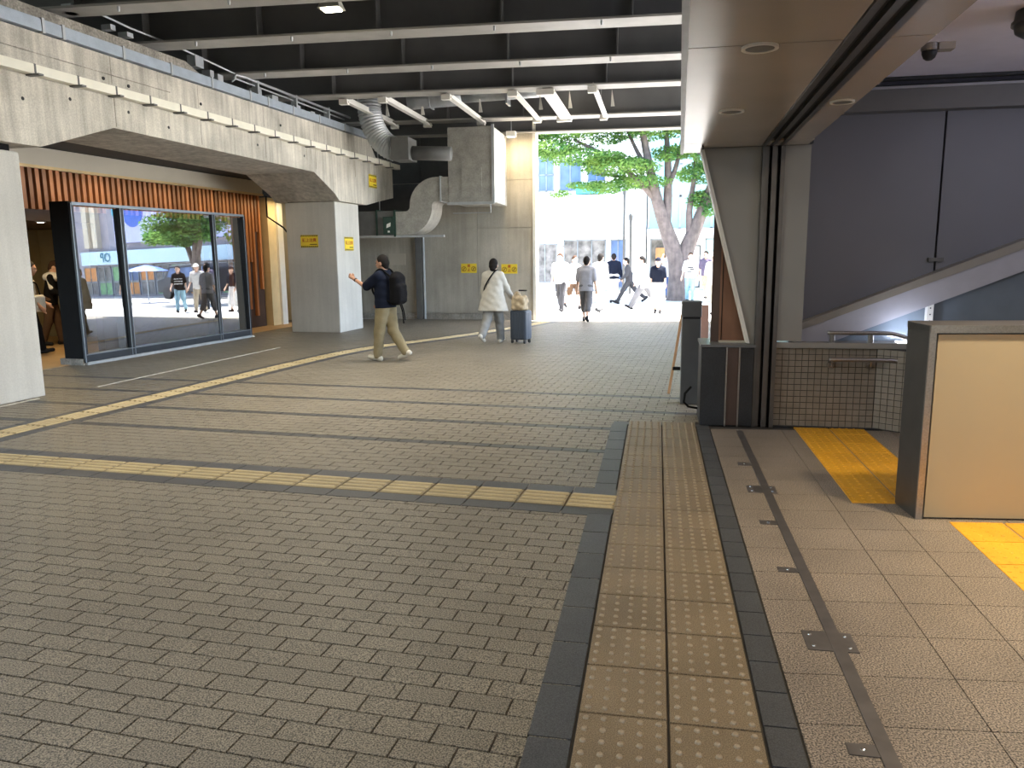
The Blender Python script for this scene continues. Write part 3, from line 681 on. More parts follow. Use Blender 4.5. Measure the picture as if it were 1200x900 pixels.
# ================================================================== DECK AND GIRDERS
struct(MB().box(-20, 6, -9, 19.9, 5.85, 6.3).build('ceiling', m_deckrecess))
gname = ['first', 'second', 'third', 'fourth', 'fifth']
gy = [(9.28, 0.36), (10.92, 0.42), (12.92, 0.42), (14.92, 0.42), (18.03, 0.44)]
glab = ['steel girder crossing above the lit floodlight, nearest one in view', 'steel girder crossing just beyond the lit floodlight', 'steel girder one before the row of short steel channels',
        'steel girder carrying the near ends of the steel channels', 'steel girder carrying the far ends of the steel channels']
def girder(y, fw, z, label, x0=-11.0, x1=5.9, stiff=True, slope=0.043, web=True):
    g = thing('steel_girder', label, 'girder', (0, y, z))
    T = lambda x, yy, zz: (x, yy + slope * (x - 0.2), zz)
    MB().box(x0, x1, y, y + fw, z, z + 0.03, T).build('bottom_flange', m_flangelit, g)
    MB().box(x0, x1, y + fw / 2 - 0.012, y + fw / 2 + 0.012, z + 0.03, 5.84, T).build('web', m_girder, g)
    if stiff:
        x = x0 + 0.8 + (y * 7 % 1.3)
        while x < 0.3:
            MB().box(x, x + 0.02, y + 0.03, y + fw / 2 - 0.013, z + 0.03, 5.8, T).build('stiffener', m_girder, g); x += 1.75
        x = x0 + 1.5
        while x < 0.2 and y < 14:
            MB().lathe(T(x, y + 0.06, z - 0.06), [(0.012, 0), (0.018, 0.03), (0.018, 0.07)], 8).build('drip_bolt', m_galv, g); x += 1.45
    return g
for (y, fw), l in zip(gy, glab): girder(y, fw, 4.72, l)
girder(19.42, 0.34, 4.60, 'steel lintel girder over the bright street opening', x0=-9.0, stiff=False)
girder(6.4, 0.4, 4.72, 'steel girder crossing overhead behind the photographer view', stiff=False) if False else None
# longitudinal channels between two girders
cx = [(-6.08, 0.10, 'leftmost of the white steel channels slung between two girders'), (-5.28, 0.10, 'white steel channel second from left between two girders'),
      (-4.0, 0.11, 'white steel channel third from left between two girders'), (-2.7, 0.11, 'white steel channel fourth from left between two girders'),
      (-2.08, 0.26, 'broad white steel channel, widest of the row between two girders'), (-1.2, 0.10, 'rightmost of the white steel channels slung between two girders')]
for x, w, l in cx:
    c = thing('steel_channel', l, 'steel channel', (x, 16.4, 4.62))
    MB().box(x - w / 2, x + w / 2, 14.95, 18.0, 4.635, 4.66).build('flange', m_white, c)
    MB().box(x - w / 2, x - w / 2 + 0.015, 14.95, 18.0, 4.66, 4.78).build('web', m_white, c)
    for y in (14.9, 17.9): MB().box(x - w / 2 - 0.09, x + w / 2 - 0.02, y, y + 0.12, 4.60, 4.70).build('clamp', m_white, c)
    MB().prism([(x + 0.18, 16.7, 4.66), (x + 0.26, 16.7, 4.66), (x + 0.2, 16.7, 5.0)], (0, 0.02, 0)).build('gusset', m_white, c)
struct(MB().box(-20, 6, -8.6, -8.3, -0.1, 5.85).build('wall_light_block', m_wallback))  # unseen wall added behind the camera to block sky light
# floodlight
fl = thing('floodlight', 'lit floodlight hung under the steel deck', 'lamp', (-4.17, 9.9, 4.8))
hz = [(-4.33, 9.80, 4.78), (-4.03, 9.80, 4.78), (-4.03, 10.02, 4.78), (-4.33, 10.02, 4.78), (-4.27, 9.85, 4.91), (-4.08, 9.85, 4.91), (-4.08, 9.98, 4.91), (-4.27, 9.98, 4.91)]
MB().hexa(hz).build('housing', m_lampbody, fl)
MB().box(-4.29, -4.07, 9.83, 9.99, 4.765, 4.78).build('lens', m_lamplit, fl)
MB().box(-4.12, -4.10, 9.93, 9.95, 4.90, 5.84).box(-4.16, -4.14, 9.93, 9.95, 4.90, 5.84).build('bracket', m_galv, fl)
area('floodlight_beam', (-4.18, 9.91, 4.75), 0.2, 14, (1.0, 0.92, 0.7))
fl2 = thing('floodlight', 'pale warm floodlight beside the street opening lintel', 'lamp', (-3.5, 18.7, 4.5))
MB().box(-3.62, -3.40, 18.7, 18.9, 4.44, 4.56).build('housing', m_white, fl2)
MB().box(-3.58, -3.44, 18.74, 18.86, 4.43, 4.44).build('lens', m_lamplit, fl2)
area('floodlight_beam', (-3.51, 18.8, 4.42), 0.14, 11, (1.0, 0.78, 0.48), target=(-3.5, 19.3, 2.0))
MB().box(-3.52, -3.50, 18.79, 18.81, 4.56, 5.85).build('bracket', m_galv, fl2)

# ================================================================== RIGHT: soffit, shutter guides, entrance
ZS = 2.60
def LX(y): return 0.07 + 0.0265 * (y - 3.19)       # left edge of the soffit
def CX(y): return 0.80 + 0.0245 * (y - 3.35)       # left edge of the ceiling track
sof = struct(MB().prism([(LX(-3) + 0.02, -3, ZS + 0.02), (1.1, -3, ZS + 0.02), (1.25, 7.6, ZS + 0.02), (LX(7.8) + 0.02, 7.8, ZS + 0.02)], (0, 0, 0.3)).build('ceiling', m_slot))
jy = [-3, -0.2, 1.85, 3.92, 7.2, 7.84]
for i, (a, b) in enumerate(zip(jy, jy[1:])):
    g = 0.006
    if b > 7.3: pts = [(LX(a) + 0.02, a + g, ZS), (0.36, a + g, ZS), (0.40, b, ZS), (LX(b) + 0.02, b, ZS)]
    else: pts = [(LX(a) + 0.02, a + g, ZS), (CX(a) - 0.004, a + g, ZS), (CX(b) - 0.004, b - g, ZS), (LX(b) + 0.02, b - g, ZS)]
    MB().prism(pts, (0, 0, 0.02)).build('soffit_panel', m_soffit, sof)
    if b < 7.3:
        q = lambda y: (CX(y) + 0.195, 1.19 + 0.025 * (y - 3.43))
        MB().prism([(q(a)[0], a + g, ZS), (q(a)[1], a + g, ZS), (q(b)[1], b - g, ZS), (q(b)[0], b - g, ZS)], (0, 0, 0.02)).build('soffit_panel', m_soffit, sof)
MB().prism([(0.36, 7.2, ZS), (1.30, 7.2, ZS), (1.30, 7.5, ZS), (0.40, 7.5, ZS)], (0, 0, 0.02)).build('soffit_panel', m_soffit, sof)
edge = struct(MB().prism([(LX(-3), -3, ZS - 0.012), (LX(-3) + 0.03, -3, ZS - 0.012), (LX(7.84) + 0.03, 7.84, ZS - 0.012), (LX(7.84), 7.84, ZS - 0.012)], (0, 0, 0.2)).build('trim_3', m_galv))
struct(MB().prism([(LX(-3) + 0.004, -3, ZS + 0.18), (0.9, -3, ZS + 0.18), (1.1, 7.8, ZS + 0.18), (LX(7.8) + 0.004, 7.8, ZS + 0.18)], (0, 0, 3.0)).build('wall_right', m_panelr))
# shutter track in the soffit
st = thing('shutter_track', 'dark twin-slot shutter track running along the beige soffit', 'shutter track', (0.95, 4, 2.6))
def strip(x0, x1, z0, z1, name, mat):
    MB().prism([(CX(-3) + x0, -3, z0), (CX(-3) + x1, -3, z0), (CX(7.45) + x1, 7.45, z0), (CX(7.45) + x0, 7.45, z0)], (0, 0, z1 - z0)).build(name, mat, st)
strip(0.0, 0.035, 2.59, 2.66, 'rail', m_steeldk); strip(0.035, 0.075, 2.64, 2.66, 'slot', m_slot); strip(0.075, 0.112, 2.592, 2.66, 'rail', m_steeldk)
strip(0.112, 0.155, 2.64, 2.66, 'slot', m_slot); strip(0.155, 0.19, 2.59, 2.66, 'rail', m_steeldk)
# guide post
gpst = thing('shutter_post', 'dark steel twin-slot shutter guide post beside the tiled low wall', 'post', (1.02, 7.6, 0))
for a, b, m, d, n in [(0.915, 0.945, m_steeldk, 7.50, 'rail'), (0.945, 0.975, m_post, 7.52, 'rail'), (0.975, 1.0, m_slot, 7.60, 'slot'), (1.0, 1.045, m_post, 7.50, 'rail'), (1.045, 1.075, m_slot, 7.60, 'slot'), (1.075, 1.112, m_post, 7.50, 'rail')]:
    MB().box(a, b, d, 7.72, 0, ZS).build(n, m, gpst)
struct(MB().box(1.112, 1.335, 7.52, 7.75, 0.83, ZS).build('wall_right', m_panelr))
struct(MB().box(0.36, 1.34, 7.46, 8.0, 2.602, 2.85).build('trim_leak_filler', m_slot))  # filler added to stop light leaking between soffit end and post
# slanted panel
sp = thing('slanted_panel', 'beige panel with slanting bright metal edge under the soffit end', 'panel', (0.7, 7.6, 0.8))
MB().prism([(0.395, 7.56, 2.62), (0.915, 7.56, 2.62), (0.915, 7.56, 0.79), (0.87, 7.56, 0.79)], (0, 0.14, 0)).build('board', m_panelr, sp)
MB().prism([(0.37, 7.54, 2.59), (0.40, 7.54, 2.59), (0.873, 7.54, 0.80), (0.845, 7.54, 0.80)], (0, 0.18, 0)).build('edge_strip', m_white, sp)  # white colour on the metal edge stands in for its bright reflection
# timber board behind it
tb = thing('timber_board', 'brown timber board standing on the dark stone plinth', 'board', (0.7, 7.8, 0.8))
MB().box(0.525, 0.60, 7.74, 7.80, 0.79, 2.02).build('frame', m_woodd, tb)
MB().box(0.60, 0.62, 7.74, 7.80, 0.79, 2.02).build('frame', m_woodp, tb); MB().box(0.62, 0.63, 7.76, 7.80, 0.79, 2.0).build('joint', m_slot, tb)
MB().box(0.63, 0.90, 7.75, 7.80, 0.79, 2.0).build('board', m_woodp, tb)
MB().box(0.60, 0.92, 7.68, 7.86, 0.785, 0.805).build('sill', m_fascia, tb)
# dark stone plinth
pl = thing('stone_plinth', 'dark stone clad plinth with steel strips beside the shutter post', 'plinth', (0.68, 7.75, 0))
MB().box(0.43, 0.915, 7.51, 8.05, 0, 0.765).build('core', m_stone, pl)
for a, b in [(0.437, 0.655), (0.79, 0.91)]: MB().box(a, b, 7.49, 7.515, 0.01, 0.755).build('slab', m_stone, pl)
MB().box(0.67, 0.775, 7.50, 7.515, 0.01, 0.76).build('slab', m_woodd, pl)
for a in (0.657, 0.775): MB().box(a, a + 0.013, 7.485, 7.515, 0, 0.765).build('strip', m_steel, pl)
MB().box(0.42, 0.925, 7.485, 8.07, 0.765, 0.79).build('top_slab', m_stonetoplit, pl)
MB().tube([(0.36, 7.95, 0.30), (0.30, 7.9, 0.24), (0.29, 7.9, 0.15), (0.34, 7.92, 0.10), (0.43, 7.95, 0.08)], 0.012, 8).build('hose', m_dark, pl)
# bollard cabinet
bo = thing('cabinet_post', 'grey steel cabinet post with a dark band near its top', 'bollard', (0.37, 8.65, 0))
bevel(MB().box(0.275, 0.475, 8.55, 8.78, 0, 0.945).build('body', m_box, bo), 0.006)
MB().box(0.28, 0.47, 8.555, 8.775, 0.945, 0.965).build('band', m_slot, bo)
bevel(MB().box(0.27, 0.48, 8.545, 8.785, 0.965, 1.135).build('cap', m_box, bo), 0.008)
# easel sign behind
es = thing('easel_sign', 'wooden easel sign mostly hidden behind the grey cabinet post', 'sign', (0.4, 9.3, 0))
for (xa, xb) in ((0.16, 0.30), (0.62, 0.50)): MB().tube([(xa, 9.2, 0), (xb, 9.35, 0.95)], 0.018, 6).build('leg', m_easel, es)
MB().tube([(0.4, 9.75, 0), (0.4, 9.35, 0.95)], 0.016, 6).build('leg', m_easel, es)
MB().box(0.20, 0.56, 9.22, 9.25, 0.28, 0.32).build('shelf', m_dark, es)
MB().prism([(0.46, 9.2, 0.32), (0.60, 9.2, 0.32), (0.60, 9.3, 1.05), (0.46, 9.3, 1.05)], (0, 0.015, 0)).build('board', m_pink, es)

# tiled low wall
tw = struct(MB().box(1.112, 2.02, 7.565, 7.75, -0.02, 0.76).prism([(2.02, 7.565, -0.02), (2.75, 7.05, -0.02), (2.95, 7.3, -0.02), (2.02, 7.75, -0.02)], (0, 0, 0.78)).build('wall_right', m_tilegrout))
tm = MB(); tp = 0.0595
for i in range(16):
    for j in range(13):
        x = 1.118 + i * tp; z = 0.01 + j * 0.0575
        if x + tp > 2.03: continue
        tm.box(x + .002, x + tp - .003, 7.555, 7.566, z + .002, z + 0.0545)
d_ = np.array([0.73, -0.515]); d_ /= np.linalg.norm(d_); n_ = np.array([d_[1], -d_[0]])
for i in range(14):
    for j in range(13):
        a = i * tp + .002; b = (i + 1) * tp - .003; z = 0.01 + j * 0.0575
        P = lambda u, w, zz: (2.02 + d_[0] * u + n_[0] * w, 7.565 + d_[1] * u + n_[1] * w, zz)
        tm.box(a, b, 0.0, 0.01, z + .002, z + .0545, P)
tm.build('tile', m_tile, tw, kind='stuff', label='small square cream tiles')
struct(MB().box(1.112, 2.75, 7.52, 7.62, -0.01, 0.012).build('baseboard_right', m_stone))
lg = tag(MB().box(1.112, 3.2, 7.53, 8.2, 0.76, 0.80).box(1.112, 2.4, 7.525, 7.535, 0.765, 0.815).build('wall_ledge', m_panelr), 'beige ledge capping the low tiled wall', 'ledge')
# handrails
def handrail(label, pts, brs, y0):
    h = thing('handrail', label, 'handrail', pts[0])
    MB().tube(catmull3(pts, 6), 0.019, 12).build('rail', m_steel, h, smooth=True)
    for (x, z) in brs:
        MB().tube([(x, y0, z - 0.005), (x, y0 + 0.02, z - 0.055), (x, 7.56, z - 0.065)], 0.011, 8).build('bracket', m_steel, h)
        MB().lathe((x, 7.545, z - 0.065), [(0.028, 0), (0.028, 0.012)], 14, 'y').build('flange', m_steel, h)
def catmull3(P, n=6):
    P = [np.array(p, float) for p in P]; P = [2 * P[0] - P[1]] + P + [2 * P[-1] - P[-2]]; out = []
    for i in range(1, len(P) - 2):
        for k in range(n):
            t = k / n; a, b, c, d = P[i - 1:i + 3]
            out.append(0.5 * ((2 * b) + (-a + c) * t + (2 * a - 5 * b + 4 * c - d) * t * t + (-a + 3 * b - 3 * c + d) * t ** 3))
    out.append(P[-2]); return out
handrail('lower steel handrail fixed to the cream tiled wall', [(1.58, 7.47, 0.665), (1.75, 7.47, 0.665), (2.05, 7.47, 0.665), (2.17, 7.47, 0.655), (2.34, 7.47, 0.585), (2.7, 7.47, 0.44)], [(1.61, 0.665), (1.95, 0.665)], 7.47)
h2 = thing('handrail', 'upper steel handrail on short posts above the ledge', 'handrail', (1.6, 7.6, 0.8))
MB().tube(catmull3([(1.58, 7.6, 0.90), (1.75, 7.6, 0.90), (2.05, 7.6, 0.90), (2.18, 7.6, 0.888), (2.38, 7.6, 0.81), (2.8, 7.6, 0.62)], 6), 0.019, 12).build('rail', m_steel, h2, smooth=True)
for x in (1.62, 1.96): MB().tube([(x, 7.6, 0.80), (x, 7.6, 0.885)], 0.026, 10).build('bracket', m_steel, h2)
# upper wall panels and sloping stringer
wp = struct(MB().box(1.30, 5.2, 7.95, 8.05, 0.78, 3.3).build('wall_right', m_slot))
for a, b in [(1.335, 2.545), (2.565, 3.8), (3.82, 5.2)]:
    MB().box(a, b, 7.90, 7.955, 0.80, 2.93).build('panel', m_inner, wp, local=True)
MB().box(2.49, 2.62, 7.87, 7.90, 1.55, 1.585).build('clip', m_steeldk, wp, local=True)
MB().box(2.53, 2.58, 7.87, 7.90, 2.915, 2.945).build('clip', m_steeldk, wp, local=True)
struct(MB().box(1.335, 5.2, 7.75, 7.95, 2.90, 3.09).build('trim_4', m_band))
struct(MB().box(1.335, 5.2, 7.73, 7.76, 3.085, 3.105).build('trim_5', m_lav))
sg = thing('stair_stringer', 'sloping two-tone stair stringer rising to the right behind the tiled wall', 'stair', (2.3, 7.8, 0.8))
MB().prism([(1.335, 7.74, 0.90), (1.335, 7.74, 0.965), (5.2, 7.74, 2.54), (5.2, 7.74, 2.44)], (0, 0.16, 0)).build('capping', m_stringtop, sg)
MB().prism([(1.335, 7.76, 0.80), (1.335, 7.76, 0.90), (5.2, 7.76, 2.44), (5.2, 7.76, 2.26), (1.66, 7.76, 0.80)], (0, 0.14, 0)).build('face', m_lav, sg)
bp = thing('glass_balustrade', 'blue-grey panels with a pale post under the sloping stringer', 'balustrade', (2.8, 7.86, 0.8))
zl = lambda x: 0.80 + (x - 1.66) * 0.4125 + 0.02
for a, b in ((1.68, 2.49), (2.56, 3.7), (3.72, 5.2)): MB().prism([(a, 7.865, 0.80), (b, 7.865, 0.80), (b, 7.865, zl(b)), (a, 7.865, zl(a))], (0, 0.02, 0)).build('panel', m_bluep, bp)
MB().box(2.49, 2.545, 7.80, 7.89, 0.80, 1.26).build('post', m_white, bp)
for z in (1.0, 1.06, 1.12): MB().lathe((2.517, 7.798, z), [(0.007, 0), (0.007, 0.004)], 8, 'y').build('bolt', m_slot, bp)
cs = thing('light_strip', 'small cool white light at the end of the ledge', 'lamp', (2.3, 7.68, 0.80))
MB().box(2.22, 2.40, 7.63, 7.70, 0.80, 0.815).build('lens', m_coolstrip, cs)
MB().box(2.20, 2.42, 7.70, 7.72, 0.80, 0.822).build('housing', m_steel, cs)
area('ledge_light', (2.31, 7.66, 0.83), 0.16, 0.9, (0.72, 0.80, 1.0), target=(2.2, 7.78, 1.2), sy=0.05)
# inner ceiling and right side
struct(MB().box(0.9, 5.2, -3, 7.95, 3.16, 3.25).build('ceiling', m_innerceil))
struct(MB().prism([(1.0, -3, 2.63), (1.20, 7.6, 2.63), (1.22, 7.6, 2.63), (1.02, -3, 2.63)], (0, 0, 0.53)).build('wall_right', m_panelr))
struct(MB().box(5.2, 5.3, -3, 8, -0.1, 3.3).build('wall_right', m_panelr))
struct(MB().box(1.335, 5.2, 7.6, 7.68, 3.135, 3.158).build('trim_6', m_slot))
# recessed downlights in the soffit
def downlight(label, x, y, r=0.085):
    d = thing('downlight', label, 'ceiling light', (x, y, 2.6))
    MB().lathe((x, y, 2.588), [(r * 0.78, 0.012), (r * 0.8, 0.001), (r, 0.0), (r, 0.012)], 28).build('rim', m_white, d, smooth=False)
    MB().lathe((x, y, 2.587), [(r * 0.78, 0.004), (r * 0.5, 0.002), (r * 0.1, 0.002)], 28).build('reflector', m_ductdk, d)
downlight('unlit round downlight in the soffit, nearer the camera', 0.45, 3.96)
downlight('unlit round downlight in the soffit, farther from the camera', 0.47, 5.63)
downlight('small round downlight right of the shutter track in the soffit', 1.14, 5.45, 0.075)
# ceiling fittings
cd = thing('security_camera', 'small dark dome camera under the entrance ceiling', 'camera', (1.95, 6.5, 3.16))
MB().lathe((1.95, 6.5, 3.06), [(0.06, 0.10), (0.06, 0.06), (0.055, 0.05)], 20).build('base', m_steel, cd)
MB().lathe((1.95, 6.5, 3.10), [(0.054, 0.02), (0.052, -0.01), (0.04, -0.04), (0.02, -0.055), (0.001, -0.058)], 20).build('dome', m_slot, cd, smooth=True)
MB().box(2.0, 2.11, 6.45, 6.55, 3.11, 3.16).build('junction_box', m_soffit, cd)
sk = thing('speaker', 'round dark grey ceiling unit in the top right corner of the photo', 'ceiling unit', (2.32, 5.8, 3.16))
MB().lathe((2.40, 5.75, 3.03), [(0.17, 0.13), (0.18, 0.06), (0.165, 0.0), (0.12, -0.03), (0.06, -0.045), (0.001, -0.05)], 28).build('housing', m_steeldk, sk, smooth=True)
MB().lathe((2.40, 5.75, 3.075), [(0.19, 0.0), (0.19, 0.02)], 28).build('ring', m_steeldk, sk)
# sprinkler pair by the ceiling band
sq = thing('sprinkler', 'small pair of sprinkler heads near the ceiling band', 'sprinkler', (1.62, 7.3, 3.16))
for dx in (0, 0.09): MB().lathe((1.60 + dx, 7.3, 3.07), [(0.03, 0.09), (0.02, 0.03), (0.035, 0.0)], 10).build('head', m_white, sq)

# cream partition with steel frame
kp = thing('partition', 'cream partition with steel edge standing on the granite floor', 'partition', (2.1, 5.0, 0), math.atan(0.1))
# local frame: x along the face, y away from camera; origin at (2.1,5.0)
KX0 = -0.49
MB().box(KX0 + 0.01, 1.2, 0.05, 0.30, 0.0, 1.165).build('core', m_steeldk, kp, local=True)
MB().box(KX0, KX0 + 0.035, 0.02, 0.33, 0.0, 1.205).build('edge_post', m_steeldk, kp, local=True)
MB().box(KX0, 1.2, 0.0, 0.34, 1.165, 1.21).build('top_rail', m_steel, kp, local=True)
MB().box(KX0 + 0.052, 0.62, 0.02, 0.06, 0.012, 1.155).build('panel', m_kiosk, kp, local=True)
MB().box(0.628, 1.2, 0.02, 0.06, 0.012, 1.155).build('panel', m_kiosk, kp, local=True)
MB().box(KX0 + 0.035, KX0 + 0.048, 0.02, 0.06, 0.0, 1.165).build('joint', m_slot, kp, local=True)
MB().box(KX0 - 0.002, KX0 + 0.036, 0.005, 0.02, 0.0, 1.205).build('corner_strip', m_steel, kp, local=True)

# ================================================================== STREET
struct(MB().box(-40, 40, 19.6, 30.2, -0.25, 0.0).build('floor', m_asphalt))
struct(MB().box(-40, 40, 30.2, 33.0, -0.25, -0.03).build('floor', m_road))
struct(MB().box(-40, 40, 33.0, 60, -0.25, 0.0).build('floor', m_asphalt))
struct(MB().box(5.5, 40, 8.0, 19.6, -0.25, 0.0).build('floor', m_asphalt))
struct(MB().box(3.6, 14, 19.6, 19.9, -0.1, 9).build('wall_back', m_panelr)) if False else None
def building(name, label, x0, x1, y, h, mat, depth=8):
    b = thing(name, label, 'building', ((x0 + x1) / 2, y, 0))
    MB().box(x0, x1, y, y + depth, -0.1, h).build('wall', mat, b); return b
def window(b, x0, x1, z0, z1, y, mat, nx=1, nz=1, fm=None):
    f = MB(); w = 0.05; fm = fm or m_frame
    f.box(x0, x1, y - 0.06, y, z0, z0 + w).box(x0, x1, y - 0.06, y, z1 - w, z1).box(x0, x0 + w, y - 0.06, y, z0, z1).box(x1 - w, x1, y - 0.06, y, z0, z1)
    for i in range(1, nx): xx = x0 + (x1 - x0) * i / nx; f.box(xx - w / 2, xx + w / 2, y - 0.06, y, z0, z1)
    for i in range(1, nz): zz = z0 + (z1 - z0) * i / nz; f.box(x0, x1, y - 0.06, y, zz - w / 2, zz + w / 2)
    o = f.build('window', fm, b)
    for i in range(nx):
        for k in range(nz):
            q = MB().box(x0 + (x1 - x0) * i / nx + w / 2, x0 + (x1 - x0) * (i + 1) / nx - w / 2, y - 0.03, y - 0.005, z0 + (z1 - z0) * k / nz + w / 2, z0 + (z1 - z0) * (k + 1) / nz - w / 2).build('pane', mat, None)
            q.parent = o
    return o
def window2(*a, **k): return window(*a, **k)
Y0 = 36.0
b1 = building('shop_building', 'sun-bleached white shop building across the street with dark shop windows', -16, -0.55, Y0, 12, m_bwhite)
window(b1, -5.75, -4.6, 0.35, 2.15, Y0, m_shopdark, 2); window(b1, -4.3, -2.35, 0.35, 2.3, Y0, m_shopdark, 3); window(b1, -2.15, -1.45, 0.1, 2.3, Y0, m_bluewin, 2)
window(b1, -5.8, -4.75, 4.5, 6.0, Y0, m_bluewin, 3, 2); window(b1, -4.5, -3.5, 4.5, 5.9, Y0, m_bluewin, 2); window(b1, -3.2, -2.4, 4.9, 5.8, Y0, m_bluewin, 2); window(b1, -9, -6.1, 4.5, 6.0, Y0, m_bluewin, 4)
MB().box(-3.7, -2.5, Y0 - 0.5, Y0, 4.35, 4.75).build('awning', m_cyan, b1)
MB().box(-5.9, -0.6, Y0 - 0.25, Y0, 2.4, 4.3).build('fascia', m_bwhite, b1)
MB().box(-4.4, -3.9, Y0 - 0.7, Y0 - 0.25, 1.98, 2.05).build('awning', m_shopdark, b1)
for x in (-4.85, -3.85, -2.9): MB().box(x - .04, x + .04, Y0 - 0.4, Y0 - 0.25, 2.95, 3.25).build('bracket_lamp', m_galv, b1)
MB().box(-1.30, -0.55, Y0 - 0.9, Y0, 0, 4.6).build('corner_pier', m_bwhite, b1)
b2 = building('glass_building', 'pale teal glass building across the street behind the tree', -0.5, 6.8, Y0 + 0.4, 14, m_bwhite)
for i in range(5):
    window(b2, -0.45 + 1.4 * i, 0.95 + 1.4 * i, 2.75, 4.2, Y0 + 0.4, m_teal, 2, 1, m_galv)
    window(b2, -0.45 + 1.4 * i, 0.95 + 1.4 * i, 4.2, 7.0, Y0 + 0.4, m_teal, 2, 2, m_galv)
MB().box(-0.5, 6.8, Y0 - 0.5, Y0 + 0.4, 2.42, 2.72).build('canopy', m_bwhite, b2)
window(b2, -0.35, 0.55, 0.1, 2.3, Y0 + 0.4, m_shopdark, 1); window(b2, 0.75, 1.9, 0.1, 2.0, Y0 + 0.4, m_bwhite, 1, 1, m_fdark); window(b2, 2.1, 4.0, 0.1, 2.3, Y0 + 0.4, m_teal, 2); window(b2, 4.2, 6.5, 0.1, 2.3, Y0 + 0.4, m_shopdark, 2)
MB().box(-0.1, 0.3, Y0 + 0.2, Y0 + 0.32, 1.2, 1.9).build('display_board', m_easel, b2)
b3 = building('corner_shop', 'lilac-grey shop with cream columns and a pale blue sign, seen only in the reflective screen', 9.0, 48, 34, 13, m_bgrey)
for x in (26.6, 27.5, 29.6, 35.0): MB().box(x, x + 0.5, 33.7, 34, 3.1, 12).build('column', m_bcream, b3)
sgn = MB().box(9.1, 28.2, 33.5, 33.9, 2.02, 2.85).build('sign_band', m_signblue, b3)
text('OP', 0.8, m_signink, Vector((25.6, 33.47, 2.44)), (PI / 2, 0, 0), sgn).location = Vector((25.6, 33.47, 2.44)) - Vector(b3.location) - Vector(sgn.location)
em = MB().lathe((27.0, 33.49, 2.46), [(0.25, 0), (0.25, -0.02)], 12, 'y').prism([(26.7, 33.47, 2.25), (27.3, 33.47, 2.15), (27.4, 33.47, 2.6), (27.0, 33.47, 2.4)], (0, 0.02, 0)).build('emblem', m_signink, sgn)
for i in range(13):
    x = 9.4 + i * 1.5
    window(b3, x, x + 1.35, 0.95, 1.9, 34, [m_orange, m_bluewin, m_green, m_shopdark][i % 4], 2); window(b3, x, x + 1.35, 0.1, 0.93, 34, [m_shopdark, m_orange, m_shopdark, m_green][i % 4], 2)
MB().box(9.0, 24.6, 33.6, 34, 3.3, 6.4).build('billboard', m_lilac, b3)
MB().lathe((22.4, 33.59, 5.2), [(1.0, 0), (1.0, -0.03)], 24, 'y').build('billboard_disc', m_blue, b3)
MB().box(23.4, 24.6, 33.56, 33.6, 5.0, 6.3).build('billboard_patch', m_cyan, b3)
# street poles
for (x, y, h, r, l) in [(-1.43, 33.4, 4.3, 0.05, 'tall thin grey street pole left of the white corner pier'), (-1.12, 32.6, 3.2, 0.06, 'shorter grey pole with dark cap left of the white corner pier')]:
    p = thing('street_pole', l, 'pole', (x, y, 0)); MB().tube([(x, y, 0), (x, y, h)], r, 10).build('shaft', m_steeldk, p); MB().lathe((x, y, h), [(r * 1.5, -0.2), (r * 1.6, 0.0), (r, 0.08)], 10).build('cap', m_steeldk, p)
# parked dark van and blue parasol (in the reflection)

# ================================================================== TREES
def blobs_foliage(name, mat, parent, blobs, n, size, seed):
    rng = np.random.default_rng(seed); V = []; F = []
    wts = np.array([b[3] * b[4] * b[5] for b in blobs]) ** 0.75; wts /= wts.sum(); cnt = rng.multinomial(n, wts)
    for b, c in zip(blobs, cnt):
        d = rng.normal(size=(c, 3)); d /= np.linalg.norm(d, axis=1)[:, None]; r = rng.uniform(0.15, 1, c) ** 0.45
        p = np.array(b[:3]) + d * r[:, None] * np.array(b[3:6])
        s = size * rng.uniform(0.7, 1.4, c)
        nrm = rng.normal(size=(c, 3)) * 0.55 + np.array([0, 0, 1.0]); nrm /= np.linalg.norm(nrm, axis=1)[:, None]
        a = rng.normal(size=(c, 3)); x = np.cross(nrm, a); x /= np.linalg.norm(x, axis=1)[:, None]; y = np.cross(nrm, x)
        x *= s[:, None]; y *= (s * 0.5)[:, None]; o = len(V) * 1
        q = np.stack([p - x, p - y, p + x, p + y], 1).reshape(-1, 3)
        base = sum(len(v) for v in V); V.append(q)
        F.append(np.arange(base, base + 4 * c).reshape(-1, 4))
    me = bpy.data.meshes.new(name); me.from_pydata(np.concatenate(V).tolist(), [], np.concatenate(F).tolist()); me.update()
    return link(name, me, mat, parent, False, 'stuff')
t1 = thing('street_tree', 'broad leafy street tree with forked grey trunk beyond the opening', 'tree', (0.72, 28, 0))
def br_(*pts_r): 
    P = catmull3([p[:3] for p in pts_r], 5); n = len(P); R = np.interp(np.linspace(0, len(pts_r) - 1, n), range(len(pts_r)), [p[3] for p in pts_r]); return P, list(R)
